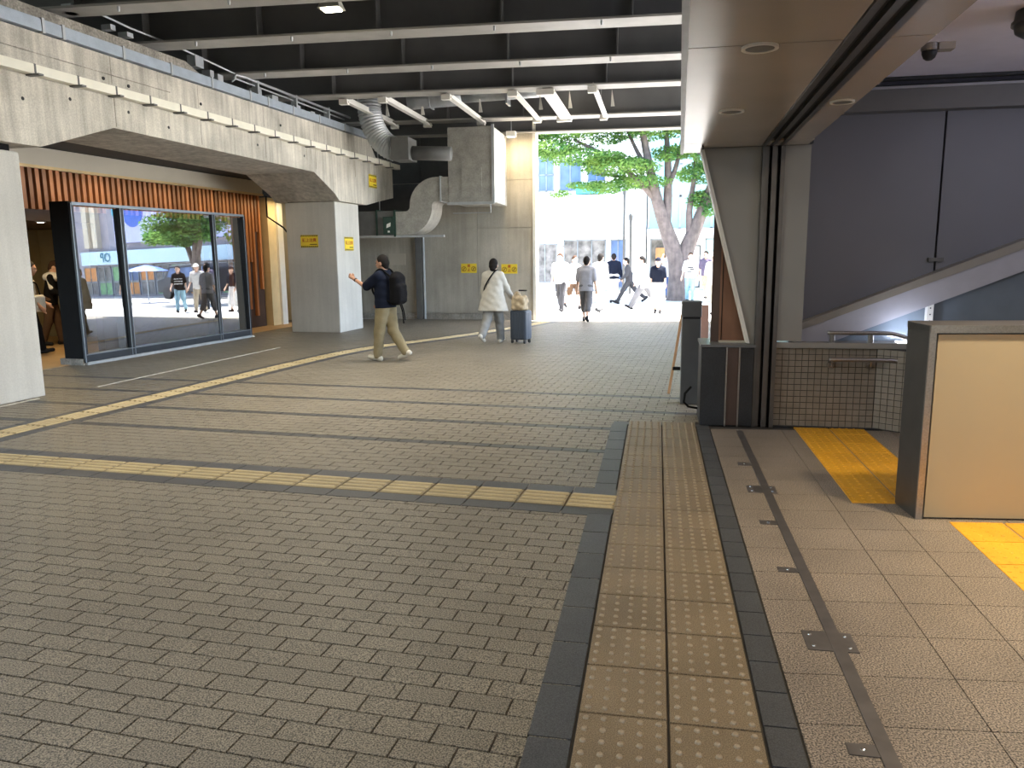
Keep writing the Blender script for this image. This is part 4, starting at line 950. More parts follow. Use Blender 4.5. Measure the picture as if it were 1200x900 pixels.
limbs = [[(0.72, 28, -0.1, .42), (0.72, 28, 0.8, .34), (0.62, 28, 1.5, .30), (0.3, 28, 2.4, .25), (-0.05, 27.9, 3.4, .2), (-0.35, 27.8, 4.6, .15), (-0.7, 27.6, 6.2, .09), (-0.9, 27.5, 7.4, .04)],
         [(0.8, 28.05, 0.9, .30), (1.0, 28.1, 1.8, .27), (1.35, 28.2, 2.7, .22), (1.7, 28.3, 3.7, .17), (2.2, 28.3, 5.2, .1), (2.6, 28.3, 6.6, .05)],
         [(0.25, 28, 2.5, .17), (0.3, 28.1, 3.6, .15), (0.28, 28.1, 4.6, .12), (0.2, 28.0, 5.8, .08), (0.1, 28, 7.2, .04)],
         [(-0.1, 27.9, 3.5, .13), (-0.8, 27.7, 4.2, .10), (-1.7, 27.4, 4.9, .07), (-2.9, 27, 5.5, .04)],
         [(-0.35, 27.8, 4.5, .1), (-0.7, 27.9, 5.0, .08), (-1.1, 28, 5.8, .05), (-1.5, 28, 6.8, .03)],
         [(0.28, 28, 3.9, .1), (0.55, 28.1, 4.6, .08), (0.75, 28.2, 5.6, .05)],
         [(1.1, 28.1, 2.1, .14), (1.05, 28.2, 3.1, .11), (1.2, 28.3, 4.4, .07), (1.2, 28.3, 5.6, .04)],
         [(0.1, 28, 3.0, .12), (-0.35, 28.2, 3.8, .09), (-1.2, 28.4, 4.3, .06), (-2.2, 28.6, 4.5, .03)],
         [(1.5, 28.2, 3.2, .1), (2.0, 28.0, 3.8, .07), (2.8, 27.8, 4.2, .04)]]
for i, l in enumerate(limbs):
    P, R = br_(*l); MB().tube(P, R, 12 if i < 2 else 8).build('trunk' if i == 0 else 'branch', m_bark, t1, smooth=True)
bl_ = []
rng = np.random.default_rng(3)
for (x, y, z, rx, ry, rz) in [(-3.4, 26.8, 5.7, 1.3, 1.2, .35), (-2.1, 27.2, 6.2, 1.6, 1.4, .4), (-2.6, 27.0, 4.9, 1.5, 1.2, .28), (-1.3, 27.4, 4.55, 1.4, 1.3, .3), (-1.9, 27.8, 3.95, .95, 1.0, .22), (-0.6, 27.8, 4.1, 1.1, 1.0, .25),
                           (-0.3, 27.8, 5.9, 1.5, 1.5, .4), (1.0, 28, 6.3, 1.7, 1.5, .5), (1.6, 28.3, 4.4, 1.0, 1.1, .4), (2.5, 28, 5.2, 1.5, 1.3, .5), (1.5, 28.5, 3.5, .6, .9, .35), (2.9, 27.6, 4.1, 1.2, 1.1, .35), (-4.3, 26.4, 6.3, 1.2, 1.2, .4), (-3.0, 27, 7.0, 1.9, 1.8, .5), (-0.5, 28, 7.2, 2, 2, .6), (2, 28, 7.2, 2, 2, .6), (0.5, 28.2, 5.1, .9, 1.0, .25),
                           (-3.6, 26.6, 5.15, 1.0, 1.1, .25), (3.6, 27.5, 3.3, 1.1, 1.2, .4), (4.4, 27.5, 4.4, 1.4, 1.3, .5)]:
    bl_.append((x, y, z, rx, ry, rz))
    for q in range(3): bl_.append((x + rng.normal() * rx * .6, y + rng.normal() * ry * .6, z + rng.normal() * rz * .7, rx * .45, ry * .45, rz * .6))
blobs_foliage('foliage', m_leaf, t1, bl_, 95000, 0.056, 1)
DX, DY = 3.6, 0.6
t2 = thing('street_tree', 'bright green street tree reflected in the screen, hidden behind the entrance', 'tree', (7.2, 25.8, 0))
for i, l in enumerate([[(3.6, 25.2, -0.1, .26), (3.6, 25.2, 1.2, .2), (3.5, 25.2, 2.4, .16), (3.3, 25.2, 4.2, .08)], [(3.6, 25.2, 1.4, .15), (4.1, 25.2, 2.6, .1), (4.6, 25.2, 3.8, .05)], [(3.55, 25.2, 1.8, .12), (3.0, 25.1, 2.8, .08), (2.5, 25, 3.6, .04)]]):
    P, R = br_(*[(q[0] + DX, q[1] + DY, q[2], q[3]) for q in l]); MB().tube(P, R, 10).build('trunk' if i == 0 else 'branch', m_bark, t2, smooth=True)
bl2 = []
for (x, y, z, rx, ry, rz) in [(3.6, 25.2, 4.4, 1.8, 1.6, .9), (4.9, 25.2, 3.4, 1.4, 1.3, .6), (2.6, 25.2, 3.5, 1.2, 1.2, .6), (4.0, 25, 2.9, 1.3, 1.2, .4), (3.0, 25.4, 5.2, 1.4, 1.2, .6), (5.6, 25.2, 2.9, .9, .9, .3)]:
    x += DX; y += DY; bl2.append((x, y, z, rx, ry, rz))
    for q in range(4): bl2.append((x + rng.normal() * rx * .6, y + rng.normal() * ry * .6, z + rng.normal() * rz * .7, rx * .4, ry * .4, rz * .6))
blobs_foliage('foliage', m_leaf, t2, bl2, 20000, 0.075, 2)

# dark van and blue parasol seen in the reflection
vn = thing('van', 'dark parked van seen only in the reflective screen', 'van', (14.0, 30.6, 0))
VD = 6.0
vp = [(12.0, 30.3, 0.35), (16.2, 30.3, 0.35), (16.2, 30.3, 1.0), (15.6, 30.3, 1.15), (15.1, 30.3, 1.75), (12.2, 30.3, 1.85), (12.0, 30.3, 1.6)]
bevel(MB().prism(vp, (0, 1.6, 0)).build('body', m_fdark, vn), 0.08, 3)
MB().prism([(12.4, 30.27, 1.15), (15.3, 30.27, 1.15), (14.95, 30.27, 1.62), (12.4, 30.27, 1.68)], (0, 0.03, 0)).build('side_window', m_bluewin, vn)
for x in (12.9, 15.4): MB().lathe((x, 30.28, 0.33), [(0.33, 0), (0.33, 0.2)], 20, 'y').build('wheel', m_slot, vn)
pa = thing('parasol', 'blue market parasol seen only in the reflective screen', 'parasol', (12.6, 27.2, 0))
MB().tube([(12.6, 27.2, 0), (12.6, 27.2, 1.75)], 0.025, 8).build('pole', m_galv, pa)
MB().lathe((12.6, 27.2, 1.5), [(1.0, 0), (0.6, 0.16), (0.05, 0.3)], 8).build('canopy', m_blue, pa)

# ================================================================== FIGURES (implicit surfaces meshed by surface nets)
def surface_nets(D, org, h):
    S = D < 0
    nx, ny, nz = D.shape
    corners = [(0, 0, 0), (1, 0, 0), (0, 1, 0), (1, 1, 0), (0, 0, 1), (1, 0, 1), (0, 1, 1), (1, 1, 1)]
    c = [D[a:nx - 1 + a, b:ny - 1 + b, d:nz - 1 + d] for a, b, d in corners]
    neg = sum((q < 0).astype(np.int8) for q in c); act = (neg > 0) & (neg < 8)
    idx = np.argwhere(act); ids = -np.ones(act.shape, np.int64); ids[act] = np.arange(len(idx))
    vals = np.stack([q[act] for q in c], 1); acc = np.zeros((len(idx), 3)); cnt = np.zeros(len(idx))
    for i in range(8):
        for ax in range(3):
            j = i | (1 << ax)
            if j == i: continue
            a, b = vals[:, i], vals[:, j]; m = (a < 0) != (b < 0); t = np.where(m, a / np.where(m, a - b, 1), 0)
            p = np.tile(np.array(corners[i], float), (len(idx), 1)); p[:, ax] += t
            acc[m] += p[m]; cnt[m] += 1
    V = (idx + acc / cnt[:, None]) * h + org
    F = []
    for ax in range(3):
        o1, o2 = (ax + 1) % 3, (ax + 2) % 3
        sl0 = [slice(1, -1)] * 3; sl1 = [slice(1, -1)] * 3
        sl0[ax] = slice(0, D.shape[ax] - 1); sl1[ax] = slice(1, D.shape[ax])
        a, b = S[tuple(sl0)], S[tuple(sl1)]
        for flip, m in ((False, a & ~b), (True, ~a & b)):
            e = np.argwhere(m)
            if not len(e): continue
            e = e + np.array([0 if k == ax else 1 for k in range(3)])
            d1 = np.zeros(3, int); d1[o1] = 1; d2 = np.zeros(3, int); d2[o2] = 1
            q = [ids[tuple((e - x).T)] for x in (0 * d1, d1, d1 + d2, d2)]
            F.append(np.stack(q if not flip else q[::-1], 1))
    return V, np.concatenate(F)
def prim_d(p, X, Y, Z):
    k = p[0]
    if k == 'c':        # tapered capsule a,b,ra,rb, optional squash along an axis
        _, a, b, ra, rb = p[:5]; a = np.array(a, float); b = np.array(b, float); ab = b - a; L2 = ab @ ab + 1e-9
        t = np.clip(((X - a[0]) * ab[0] + (Y - a[1]) * ab[1] + (Z - a[2]) * ab[2]) / L2, 0, 1)
        dx, dy, dz = X - a[0] - t * ab[0], Y - a[1] - t * ab[1], Z - a[2] - t * ab[2]
        if len(p) > 5: sx, sy, sz = p[5]; dx, dy, dz = dx / sx, dy / sy, dz / sz
        return np.sqrt(dx * dx + dy * dy + dz * dz) - (ra + (rb - ra) * t)
    if k == 'e':
        _, c, r = p[:3]; R = p[3] if len(p) > 3 else None
        dx, dy, dz = X - c[0], Y - c[1], Z - c[2]
        if R is not None:
            dx, dy, dz = (R[0][0] * dx + R[1][0] * dy + R[2][0] * dz, R[0][1] * dx + R[1][1] * dy + R[2][1] * dz, R[0][2] * dx + R[1][2] * dy + R[2][2] * dz)
        q = np.sqrt((dx / r[0]) ** 2 + (dy / r[1]) ** 2 + (dz / r[2]) ** 2)
        return (q - 1) * min(r)
    if k == 'b':
        _, c, hf, rd = p[:4]
        q = [np.abs(w - c[i]) - (hf[i] - rd) for i, w in enumerate((X, Y, Z))]
        return np.sqrt(sum(np.maximum(w, 0) ** 2 for w in q)) + np.minimum(np.maximum(np.maximum(q[0], q[1]), q[2]), 0) - rd
def prim_bb(p):
    if p[0] == 'c':
        r = max(p[3], p[4]) * (max(p[5]) if len(p) > 5 else 1); a, b = np.array(p[1]), np.array(p[2]); return np.minimum(a, b) - r, np.maximum(a, b) + r
    if p[0] == 'e': r = max(p[2]); return np.array(p[1]) - r, np.array(p[1]) + r
    return np.array(p[1]) - np.array(p[2]), np.array(p[1]) + np.array(p[2])
def sdf_mesh(name, prims, mat, parent, h=0.012, k=0.025, planes=(), wob=0.0, label=None):
    lo = np.min([prim_bb(p)[0] for p in prims], 0) - 3 * h - k; hi = np.max([prim_bb(p)[1] for p in prims], 0) + 3 * h + k
    n = np.ceil((hi - lo) / h).astype(int) + 1
    ax = [lo[i] + h * np.arange(n[i]) for i in range(3)]
    D = np.full(tuple(n), 0.3, np.float32)
    for p in prims:
        b0, b1 = prim_bb(p); m = k * 1.2 + 2 * h
        s = [slice(max(0, int((b0[i] - m - lo[i]) / h)), min(n[i], int((b1[i] + m - lo[i]) / h) + 2)) for i in range(3)]
        X, Y, Z = np.meshgrid(ax[0][s[0]], ax[1][s[1]], ax[2][s[2]], indexing='ij')
        d = prim_d(p, X, Y, Z); o = D[tuple(s)]
        hh = np.maximum(k - np.abs(o - d), 0) / k; D[tuple(s)] = np.minimum(o, d) - hh * hh * k * 0.25
    X, Y, Z = np.meshgrid(*ax, indexing='ij')
    if wob: D = D + wob * (np.sin(X * 37 + Z * 11) * np.sin(Y * 31 + Z * 17) + 0.6 * np.sin(Z * 48 + X * 21))
    for (nn, dd) in planes: D = np.maximum(D, X * nn[0] + Y * nn[1] + Z * nn[2] - dd)
    D[0], D[-1], D[:, 0], D[:, -1], D[:, :, 0], D[:, :, -1] = .1, .1, .1, .1, .1, .1
    V, F = surface_nets(D, lo, h)
    me = bpy.data.meshes.new(name); me.from_pydata(V.tolist(), [], F.tolist()); me.polygons.foreach_set('use_smooth', [True] * len(me.polygons)); me.update()
    return link(name, me, mat, parent, True, None, label)
def rotx(a): c, s = math.cos(a), math.sin(a); return np.array([[1, 0, 0], [0, c, -s], [0, s, c]])
def roty(a): c, s = math.cos(a), math.sin(a); return np.array([[c, 0, s], [0, 1, 0], [-s, 0, c]])
def rotz(a): c, s = math.cos(a), math.sin(a); return np.array([[c, -s, 0], [s, c, 0], [0, 0, 1]])
R_ = math.radians
# limb angles in degrees: leg = (hip swing forward, knee bend), arm = (shoulder swing forward, outward, elbow bend)
def person(label, x, y, face, height=1.70, legL=(20, 5), legR=(-18, 25), armL=(10, 8, 15), armR=(-10, 8, 15), lean=3, head=0, headp=0,
           skin=None, top=None, bottom=None, hair=None, shoes=None, hairlen=0, sleeve='short', bottomlen='long', hem=0.82, flare=0.0, hat=None, h=0.02, fingers=False, belly=0.0, z=0.0, baggy=0.0, group=None, female=False):
    skin = skin or m_skinl; hair = hair or m_hair; shoes = shoes or m_shoedk
    root = thing('person', label, 'person', (x, y, z), R_(face), group)
    sw_ = 0.17 if female else 0.19
    T = rotx(R_(-lean)); hipc = np.array([0, 0, 0.90])
    def up(p): return hipc + T @ (np.array(p, float) - hipc)
    legs = []
    for sx, (sw, kn) in ((-1, legL), (1, legR)):
        hp = np.array([sx * 0.085, 0, 0.90]); d = rotx(R_(sw)) @ np.array([0, 0, -1.0]); kp_ = hp + d * 0.43
        d2 = rotx(R_(sw - kn)) @ np.array([0, 0, -1.0]); an = kp_ + d2 * 0.40
        fwd = rotx(R_((sw - kn) * 0.75)) @ np.array([0, 1.0, 0]); toe = an + fwd * 0.155 + d2 * 0.045; heel = an - fwd * 0.055 + d2 * 0.05
        legs.append((hp, kp_, an, toe, heel))
    arms = []
    for sx, (sw, out, el) in ((-1, armL), (1, armR)):
        sh = up((sx * sw_, 0, 1.365)); Rm = T @ roty(R_(-sx * out)) @ rotx(R_(sw)); d = Rm @ np.array([0, 0, -1.0]); e = sh + d * 0.28
        Rf = Rm @ rotx(R_(el)); d2 = Rf @ np.array([0, 0, -1.0]); w = e + d2 * 0.25
        arms.append((sh, e, w, d2, Rf))
    minz = min(min(l[3][2], l[4][2]) for l in legs) - 0.035
    off = np.array([0, 0, -minz])
    legs = [tuple(p + off for p in l) for l in legs]; arms = [(a[0] + off, a[1] + off, a[2] + off, a[3], a[4]) for a in arms]
    def U(p): return up(p) + off
    hc = U((0, 0.025, 1.575)); HR = rotz(R_(head)) @ rotx(R_(-headp)) @ T
    def Hd(p): return hc + HR @ np.array(p, float)
    # body
    P = [('e', Hd((0, -0.005, 0.015)), (0.078, 0.098, 0.108), HR), ('c', Hd((0, 0.03, -0.055)), Hd((0, 0.045, -0.095)), 0.055, 0.035),
         ('c', Hd((0, 0.088, 0.0)), Hd((0, 0.106, -0.03)), 0.010, 0.017), ('c', Hd((-0.03, 0.085, 0.022)), Hd((0.03, 0.085, 0.022)), 0.012, 0.012), ('c', Hd((-0.022, 0.085, -0.062)), Hd((0.022, 0.085, -0.062)), 0.011, 0.011),
         ('e', Hd((-0.082, -0.01, -0.01)), (0.012, 0.024, 0.035), HR), ('e', Hd((0.082, -0.01, -0.01)), (0.012, 0.024, 0.035), HR),
         ('c', U((0, -0.005, 1.40)), Hd((0, -0.02, -0.07)), 0.062, 0.055), ('c', U((-sw_ + .04, 0, 1.37)), U((0, -0.005, 1.42)), 0.052, 0.055), ('c', U((sw_ - .04, 0, 1.37)), U((0, -0.005, 1.42)), 0.052, 0.055),
         ('c', U((-0.075, 0.0, 1.28)), U((0.075, 0.0, 1.28)), 0.10, 0.10), ('c', U((-0.05, 0, 1.08)), U((0.05, 0, 1.08)), 0.095, 0.095), ('c', U((-0.07, -0.01, 0.94)), U((0.07, -0.01, 0.94)), 0.10, 0.10)]
    for (hp, kn, an, toe, heel) in legs:
        P += [('c', hp, kn, 0.083, 0.055), ('c', kn, an, 0.052, 0.034), ('e', (kn * 0.68 + an * 0.32) + np.array([0, -0.010, 0]), (0.044, 0.048, 0.10)), ('c', heel, toe, 0.033, 0.028)]
    for sx, (sh, e, w, d2, Rf) in zip((-1, 1), arms):
        P += [('c', sh, e, 0.046, 0.036), ('c', e, w, 0.037, 0.025)]
        pc = w + d2 * 0.055
        P += [('c', w, pc + d2 * 0.02, 0.024, 0.030, None) [:5]]
        fx = Rf @ np.array([0, 1.0, 0]); sxv = Rf @ np.array([1.0, 0, 0])
        if fingers:
            for i, ln in enumerate((0.066, 0.076, 0.072, 0.056)):
                b0 = w + d2 * 0.085 + fx * (0.028 - 0.018 * i); m0 = b0 + d2 * ln * 0.55 - sxv * sx * 0.008; e0 = m0 + d2 * ln * 0.4 - sxv * sx * 0.022
                P += [('c', b0, m0, 0.0095, 0.0085), ('c', m0, e0, 0.0085, 0.007)]
            t0 = w + d2 * 0.03 + fx * 0.022; t1_ = t0 + d2 * 0.035 + fx * 0.028 - sxv * sx * 0.01; P += [('c', t0, t1_, 0.012, 0.0095), ('c', t1_, t1_ + d2 * 0.03 + fx * 0.006, 0.0095, 0.008)]
        else:
            P += [('c', pc, pc + d2 * 0.09 - sxv * sx * 0.015, 0.026, 0.013), ('c', w + d2 * 0.03 + fx * 0.02, w + d2 * 0.08 + fx * 0.045, 0.012, 0.009)]
    sdf_mesh('body', P, skin, root, h * (0.62 if fingers else 0.9), 0.018 if fingers else 0.028)
    # eyes
    if h < 0.015:
        for sx in (-1, 1): MB().lathe(Hd((sx * 0.031, 0.090, 0.004)), [(0.001, -0.009), (0.009, -0.004), (0.009, 0.004), (0.001, 0.009)], 8).build('eye', m_slot, root, local=True)
        mo = MB(); mo.tube([Hd((-0.022, 0.094, -0.062)), Hd((0, 0.099, -0.064)), Hd((0.022, 0.094, -0.062))], 0.004, 5); mo.build('mouth', m_red, root, local=True)
    # upper clothing
    g = 0.012 + baggy; S = [('c', U((sx * 0.035, -0.012, 1.43)), U((sx * (sw_ - .025), 0, 1.368)), 0.056 + g * .4, 0.058 + g * .5) for sx in (-1, 1)]
    for sx in (-1, 1):
        S += [('c', U((sx * 0.085, 0.0, 1.30)), U((sx * 0.07, belly, 1.08)), 0.100 + g, 0.098 + g), ('c', U((sx * 0.07, belly, 1.08)), U((sx * (0.075 + flare * .4), 0, hem - 0.02)), 0.098 + g, 0.110 + g + flare)]
    S.append(('c', U((0, 0, 1.30)), U((0, 0, hem - 0.02)), 0.10 + g, 0.11 + g + flare))
    for (sh, e, w, d2, Rf) in arms:
        if sleeve == 'short': S.append(('c', sh, sh * 0.12 + e * 0.88, 0.058 + g * .6, 0.056 + g))
        elif sleeve == 'long': S += [('c', sh, e, 0.056 + g * .6, 0.050 + g * .6), ('c', e, e * 0.1 + w * 0.9, 0.050 + g * .6, 0.040 + g * .5)]
        else: S.append(('c', sh, sh * 0.6 + e * 0.4, 0.056, 0.05))
    up_n = T @ np.array([0, 0, 1.0]); hp_ = U((0, 0, hem)); nk = U((0, 0, 1.468))
    if top is not None: sdf_mesh('shirt', S, top, root, h, 0.035, [(-up_n, -(up_n @ hp_)), (up_n, up_n @ nk)], wob=0.0035 if h < .015 else 0.0)
    # lower clothing
    B = [('c', U((-0.07, -0.01, 0.95)), U((0.07, -0.01, 0.95)), 0.115, 0.115)]
    for (hp, kn, an, toe, heel) in legs:
        gb = 0.009 + baggy * .8
        if bottomlen == 'long': B += [('c', hp, kn, 0.095 + gb, 0.070 + gb), ('c', kn, an - (an - kn) * 0.02, 0.070 + gb, 0.054 + gb)]
        elif bottomlen == 'crop': B += [('c', hp, kn, 0.095 + gb, 0.075 + gb), ('c', kn, kn * .55 + an * .45, 0.075 + gb, 0.066 + gb)]
        elif bottomlen == 'short': B += [('c', hp, kn * 0.9 + hp * 0.1, 0.098 + gb, 0.085 + gb)]
        elif bottomlen == 'skirt': B += [('c', hp, kn * 0.6 + an * .4, 0.11, 0.15)]
    if bottom is not None: sdf_mesh('trousers' if bottomlen == 'long' else ('shorts' if bottomlen == 'short' else 'skirt'), B, bottom, root, h, 0.03, [((0, 0, 1.0), 1.02 - minz), ((0, 0, -1.0), -0.045)], wob=0.004 if h < .015 else 0.0)
    for (hp, kn, an, toe, heel) in legs:
        dn_ = (an - kn) / np.linalg.norm(an - kn)
        sdf_mesh('shoe', [('c', heel + np.array([0, 0, .004]), toe + np.array([0, 0, .004]), 0.042, 0.037), ('c', an, heel * .5 + an * .5, 0.042, 0.044), ('c', heel * .5 + toe * .5, an, 0.04, 0.036)], shoes, root, h * .75, 0.02)
    # hair
    HP = [('e', Hd((0, -0.014, 0.024)), (0.090, 0.106, 0.116), HR), ('c', Hd((0, -0.05, -0.02)), Hd((0, -0.055, -0.06)), 0.07, 0.055)]
    if hairlen: HP.append(('c', Hd((0, -0.06, -0.04)), Hd((0, -0.075, -0.04 - hairlen)), 0.082, 0.06))
    fn = HR @ np.array([0, 1.0, -0.75]); fn /= np.linalg.norm(fn)
    if hat != 'beanie': sdf_mesh('hair', HP, hair, root, h * .7, 0.02, [(fn, fn @ Hd((0, 0.012 if not hairlen else 0.0, 0.0)))])
    if hat:
        un = HR @ np.array([0, 0, 1.0])
        o = sdf_mesh('hat', [('e', Hd((0, -0.005, 0.03)), (0.098, 0.116, 0.112), HR)], hat if not isinstance(hat, str) else hair, root, h * .7, 0.02, [(-un, -(un @ Hd((0, 0, 0.03))))])
        if not isinstance(hat, str): sdf_mesh('hat_brim', [('c', Hd((-0.05, 0.10, 0.04)), Hd((0.05, 0.10, 0.04)), 0.05, 0.05, (1, 1, 0.25))], hat, root, h * .6, 0.01)
    s = height / 1.70; root.scale = (s, s, s)
    root['_'] = 0; del root['_']
    return root, dict(arms=arms, legs=legs, U=U, Hd=Hd, off=off, s=s)
def to_world(root, p):
    a = root.rotation_euler[2]; s = root.scale[0]; c, n = math.cos(a), math.sin(a)
    return (root.location[0] + s * (c * p[0] - n * p[1]), root.location[1] + s * (n * p[0] + c * p[1]), root.location[2] + s * p[2])

# man with backpack walking to the left
man, J = person('man in navy t-shirt and khaki trousers walking left, hand raised, black backpack', -4.22, 11.62, 74, 1.66, legL=(11, 4), legR=(-10, 24), armL=(54, 4, 66), armR=(12, 5, 40), lean=1, head=6, headp=2,
    skin=m_skin, top=c_navy, bottom=c_khaki, shoes=m_shoe, sleeve='short', hem=0.86, h=0.0105, fingers=True, baggy=0.012)
wr = J['arms'][0]
wb_ = MB(); wb_.tube([wr[2] - wr[3] * 0.03, wr[2] - wr[3] * 0.012], 0.033, 14); wb_.build('watch', m_slot, man, local=True)
bk = thing('backpack', 'black backpack worn by the man in the navy t-shirt', 'backpack', man.location, R_(74)); bk.scale = man.scale
c0 = J['U']((0.02, -0.235, 1.15))
sdf_mesh('bag', [('b', c0, (0.15, 0.09, 0.25), 0.075), ('b', c0 + np.array([0, -0.07, -0.06]), (0.12, 0.05, 0.15), 0.045), ('e', c0 + np.array([0, 0.0, 0.2]), (0.12, 0.08, 0.09))], c_black, bk, 0.011, 0.03, wob=0.003)
for sx in (-1, 1):
    MB().tube(catmull3([c0 + np.array([sx * 0.085, 0.07, 0.2]), J['U']((sx * 0.11, -0.03, 1.475)), J['U']((sx * 0.115, 0.09, 1.42)), J['U']((sx * 0.12, 0.15, 1.28)), J['U']((sx * 0.15, 0.10, 1.08)), c0 + np.array([sx * 0.12, 0.07, -0.2])], 6), 0.016, 8).build('strap', c_black, bk, local=True)
for dx, dl_ in ((0.05, 0.33), (0.09, 0.28)):
    MB().tube([c0 + np.array([dx, 0.0, -0.22]), c0 + np.array([dx + .02, -0.03, -0.35]), c0 + np.array([dx + .02, -0.05, -0.22 - dl_])], 0.011, 6).build('strap', c_black, bk, local=True, label='loose hanging strap')
# woman with suitcase walking away
wo, K = person('woman in long off-white top and grey trousers walking away with a suitcase', -3.03, 14.2, -12, 1.58, legL=(-16, 26), legR=(14, 4), armL=(6, 8, 8), armR=(28, 14, 12), lean=2, head=10, skin=m_skinl,
    top=c_offwhite, bottom=c_greytr, shoes=m_shoe, sleeve='long', hem=0.66, flare=0.075, h=0.0105, fingers=True, baggy=0.02, hairlen=0.035, female=True)
MB().tube(catmull3([K['U']((0.10, 0.05, 1.46)), K['U']((0.085, -0.075, 1.465)), K['U']((0.0, -0.15, 1.33)), K['U']((-0.11, -0.155, 1.15)), K['U']((-0.185, -0.06, 1.02))], 6), 0.013, 8).build('bag_strap', c_black, wo, local=True)
# suitcase with bag on top
scs = thing('suitcase', 'dark blue hard suitcase standing beside the woman in off-white', 'suitcase', (-2.53, 14.33, 0), R_(-16))
bevel(MB().box(-0.165, 0.165, -0.13, 0.13, 0.065, 0.62).build('shell', m_case, scs, local=True), 0.03, 3)
for x in (-0.12, -0.06, 0, 0.06, 0.12): MB().box(x - 0.012, x + 0.012, -0.136, -0.128, 0.11, 0.57).build('rib', m_case, scs, local=True)
bevel(MB().box(0.16, 0.172, -0.115, 0.115, 0.085, 0.60).build('side_shell', m_caselit, scs, local=True), 0.004)
for i, y in enumerate((-0.06, 0, 0.06)): MB().box(0.168, 0.178, y - 0.02, y + 0.02, 0.1, 0.58).build('side_rib', m_caselit, scs, local=True)
for x in (-0.13, 0.13):
    for y in (-0.1, 0.1):
        MB().lathe((x - 0.015, y, 0.032), [(0.032, 0), (0.032, 0.03)], 14, 'x').build('wheel', m_slot, scs, local=True)
        MB().box(x - 0.02, x + 0.02, y - 0.02, y + 0.02, 0.045, 0.075).build('wheel_fork', m_steeldk, scs, local=True)
for x in (-0.07, 0.07): MB().tube([(x, 0.1, 0.6), (x, 0.1, 0.98)], 0.008, 6).build('handle_tube', m_steel, scs, local=True)
MB().tube([(-0.085, 0.1, 0.985), (0.085, 0.1, 0.985)], 0.014, 8).build('grip', m_slot, scs, local=True)
tbg = thing('tote_bag', 'crumpled tan bag sitting on top of the dark suitcase', 'bag', (-2.53, 14.30, 0.62), R_(-16))
sdf_mesh('bag', [('b', (0.0, -0.02, 0.13), (0.14, 0.10, 0.13), 0.05), ('e', (-0.04, -0.02, 0.26), (0.08, 0.07, 0.08)), ('e', (0.06, 0.0, 0.22), (0.07, 0.06, 0.07))], m_bagtan, tbg, 0.01, 0.03, [((0, 0, -1), 0.0)], wob=0.010)
MB().tube(catmull3([(-0.08, -0.09, 0.22), (-0.06, -0.1, 0.34), (0.02, -0.08, 0.33), (0.05, -0.09, 0.2)], 6), 0.008, 6).build('handle', m_bagtan, tbg, local=True)

c_midgrey = cloth('light_grey_cloth', (0.30, 0.30, 0.33))
# ---- people on the street (face 0 = away from the camera, 180 = towards it, 90 = to the left)
person('person in white top and dark trousers with dark shoulder strap, leftmost in the street crowd', -2.77, 22.45, 170, 1.68, (16, 8), (-14, 18), (12, 10, 10), (-8, 10, 12), top=c_white, bottom=c_dkgrey, hair=m_hairb)
person('person in white blouse and brown shorts walking second from left in the street crowd', -2.50, 23.5, -140, 1.62, (20, 10), (-18, 22), (10, 8, 40), (-6, 8, 30), top=c_white, bottom=c_brown, bottomlen='short', hair=m_hairb, female=True)
sm, SJ = person('person in grey shirt and dark trousers walking away at the edge of the shade', -1.72, 19.05, -5, 1.60, (17, 5), (-13, 20), (4, 8, 12), (-6, 8, 14), lean=2, top=c_midgrey, bottom=c_grey, bottomlen='crop', shoes=m_shoedk, hem=0.80, sleeve='short', h=0.015, baggy=0.006)
person('person all in white with black hair just right of the grey-shirted walker', -1.62, 22.2, -25, 1.66, (14, 6), (-12, 16), (20, 10, 50), (-8, 10, 20), top=c_white, bottom=c_white, sleeve='long', hem=0.78)
person('person in navy jacket and white trousers seen from behind in the street crowd', -1.46, 26.5, 5, 1.64, (8, 4), (-8, 10), (2, 10, 10), (-4, 10, 10), top=c_navy, bottom=c_white, sleeve='long')
person('person in black leaning into a long stride by the street poles', -0.92, 26.0, 95, 1.60, (32, 6), (-34, 18), (20, 8, 40), (-24, 8, 30), lean=8, top=c_dkgrey, bottom=c_dkgrey, sleeve='long')
person('person in big white shirt and grey trousers striding in front of the white pier', -0.38, 23.6, 100, 1.66, (34, 8), (-30, 26), (18, 14, 30), (-20, 14, 30), lean=6, top=c_white, bottom=c_grey, sleeve='long', hem=0.74, flare=0.05, baggy=0.02)
person('person in navy hat and navy top with white skirt in the street crowd', 0.02, 21.7, 175, 1.52, (8, 4), (-8, 8), (6, 8, 30), (4, 8, 30), top=c_navy, bottom=c_white, bottomlen='skirt', hat=c_navy, female=True, hem=0.95)
person('person holding both arms up to take a photo, white sleeves', 0.40, 31.6, 10, 1.70, (2, 0), (-2, 2), (85, 20, 60), (85, 20, 60), top=c_white, bottom=c_black, sleeve='long')
person('person in white shirt with black strap and blue jeans in front of the tree', 0.42, 29.3, 185, 1.62, (10, 2), (-10, 10), (4, 12, 10), (2, 12, 10), top=c_white, bottom=c_blue)
tw_, TJ = person('person in white graphic t-shirt with long brown hair and pale jeans', 1.09, 26.9, 180, 1.64, (8, 3), (-8, 8), (6, 14, 20), (4, 14, 20), top=c_white, bottom=c_ltblue, hair=m_hairb, hairlen=0.16, female=True, hem=0.84)
MB().box(-0.10, 0.10, 0.148, 0.156, 1.20, 1.24).box(-0.12, 0.02, 0.148, 0.156, 1.13, 1.17).box(-0.03, 0.12, 0.148, 0.156, 1.06, 1.10).build('shirt_print', c_dkgrey, tw_, local=True)
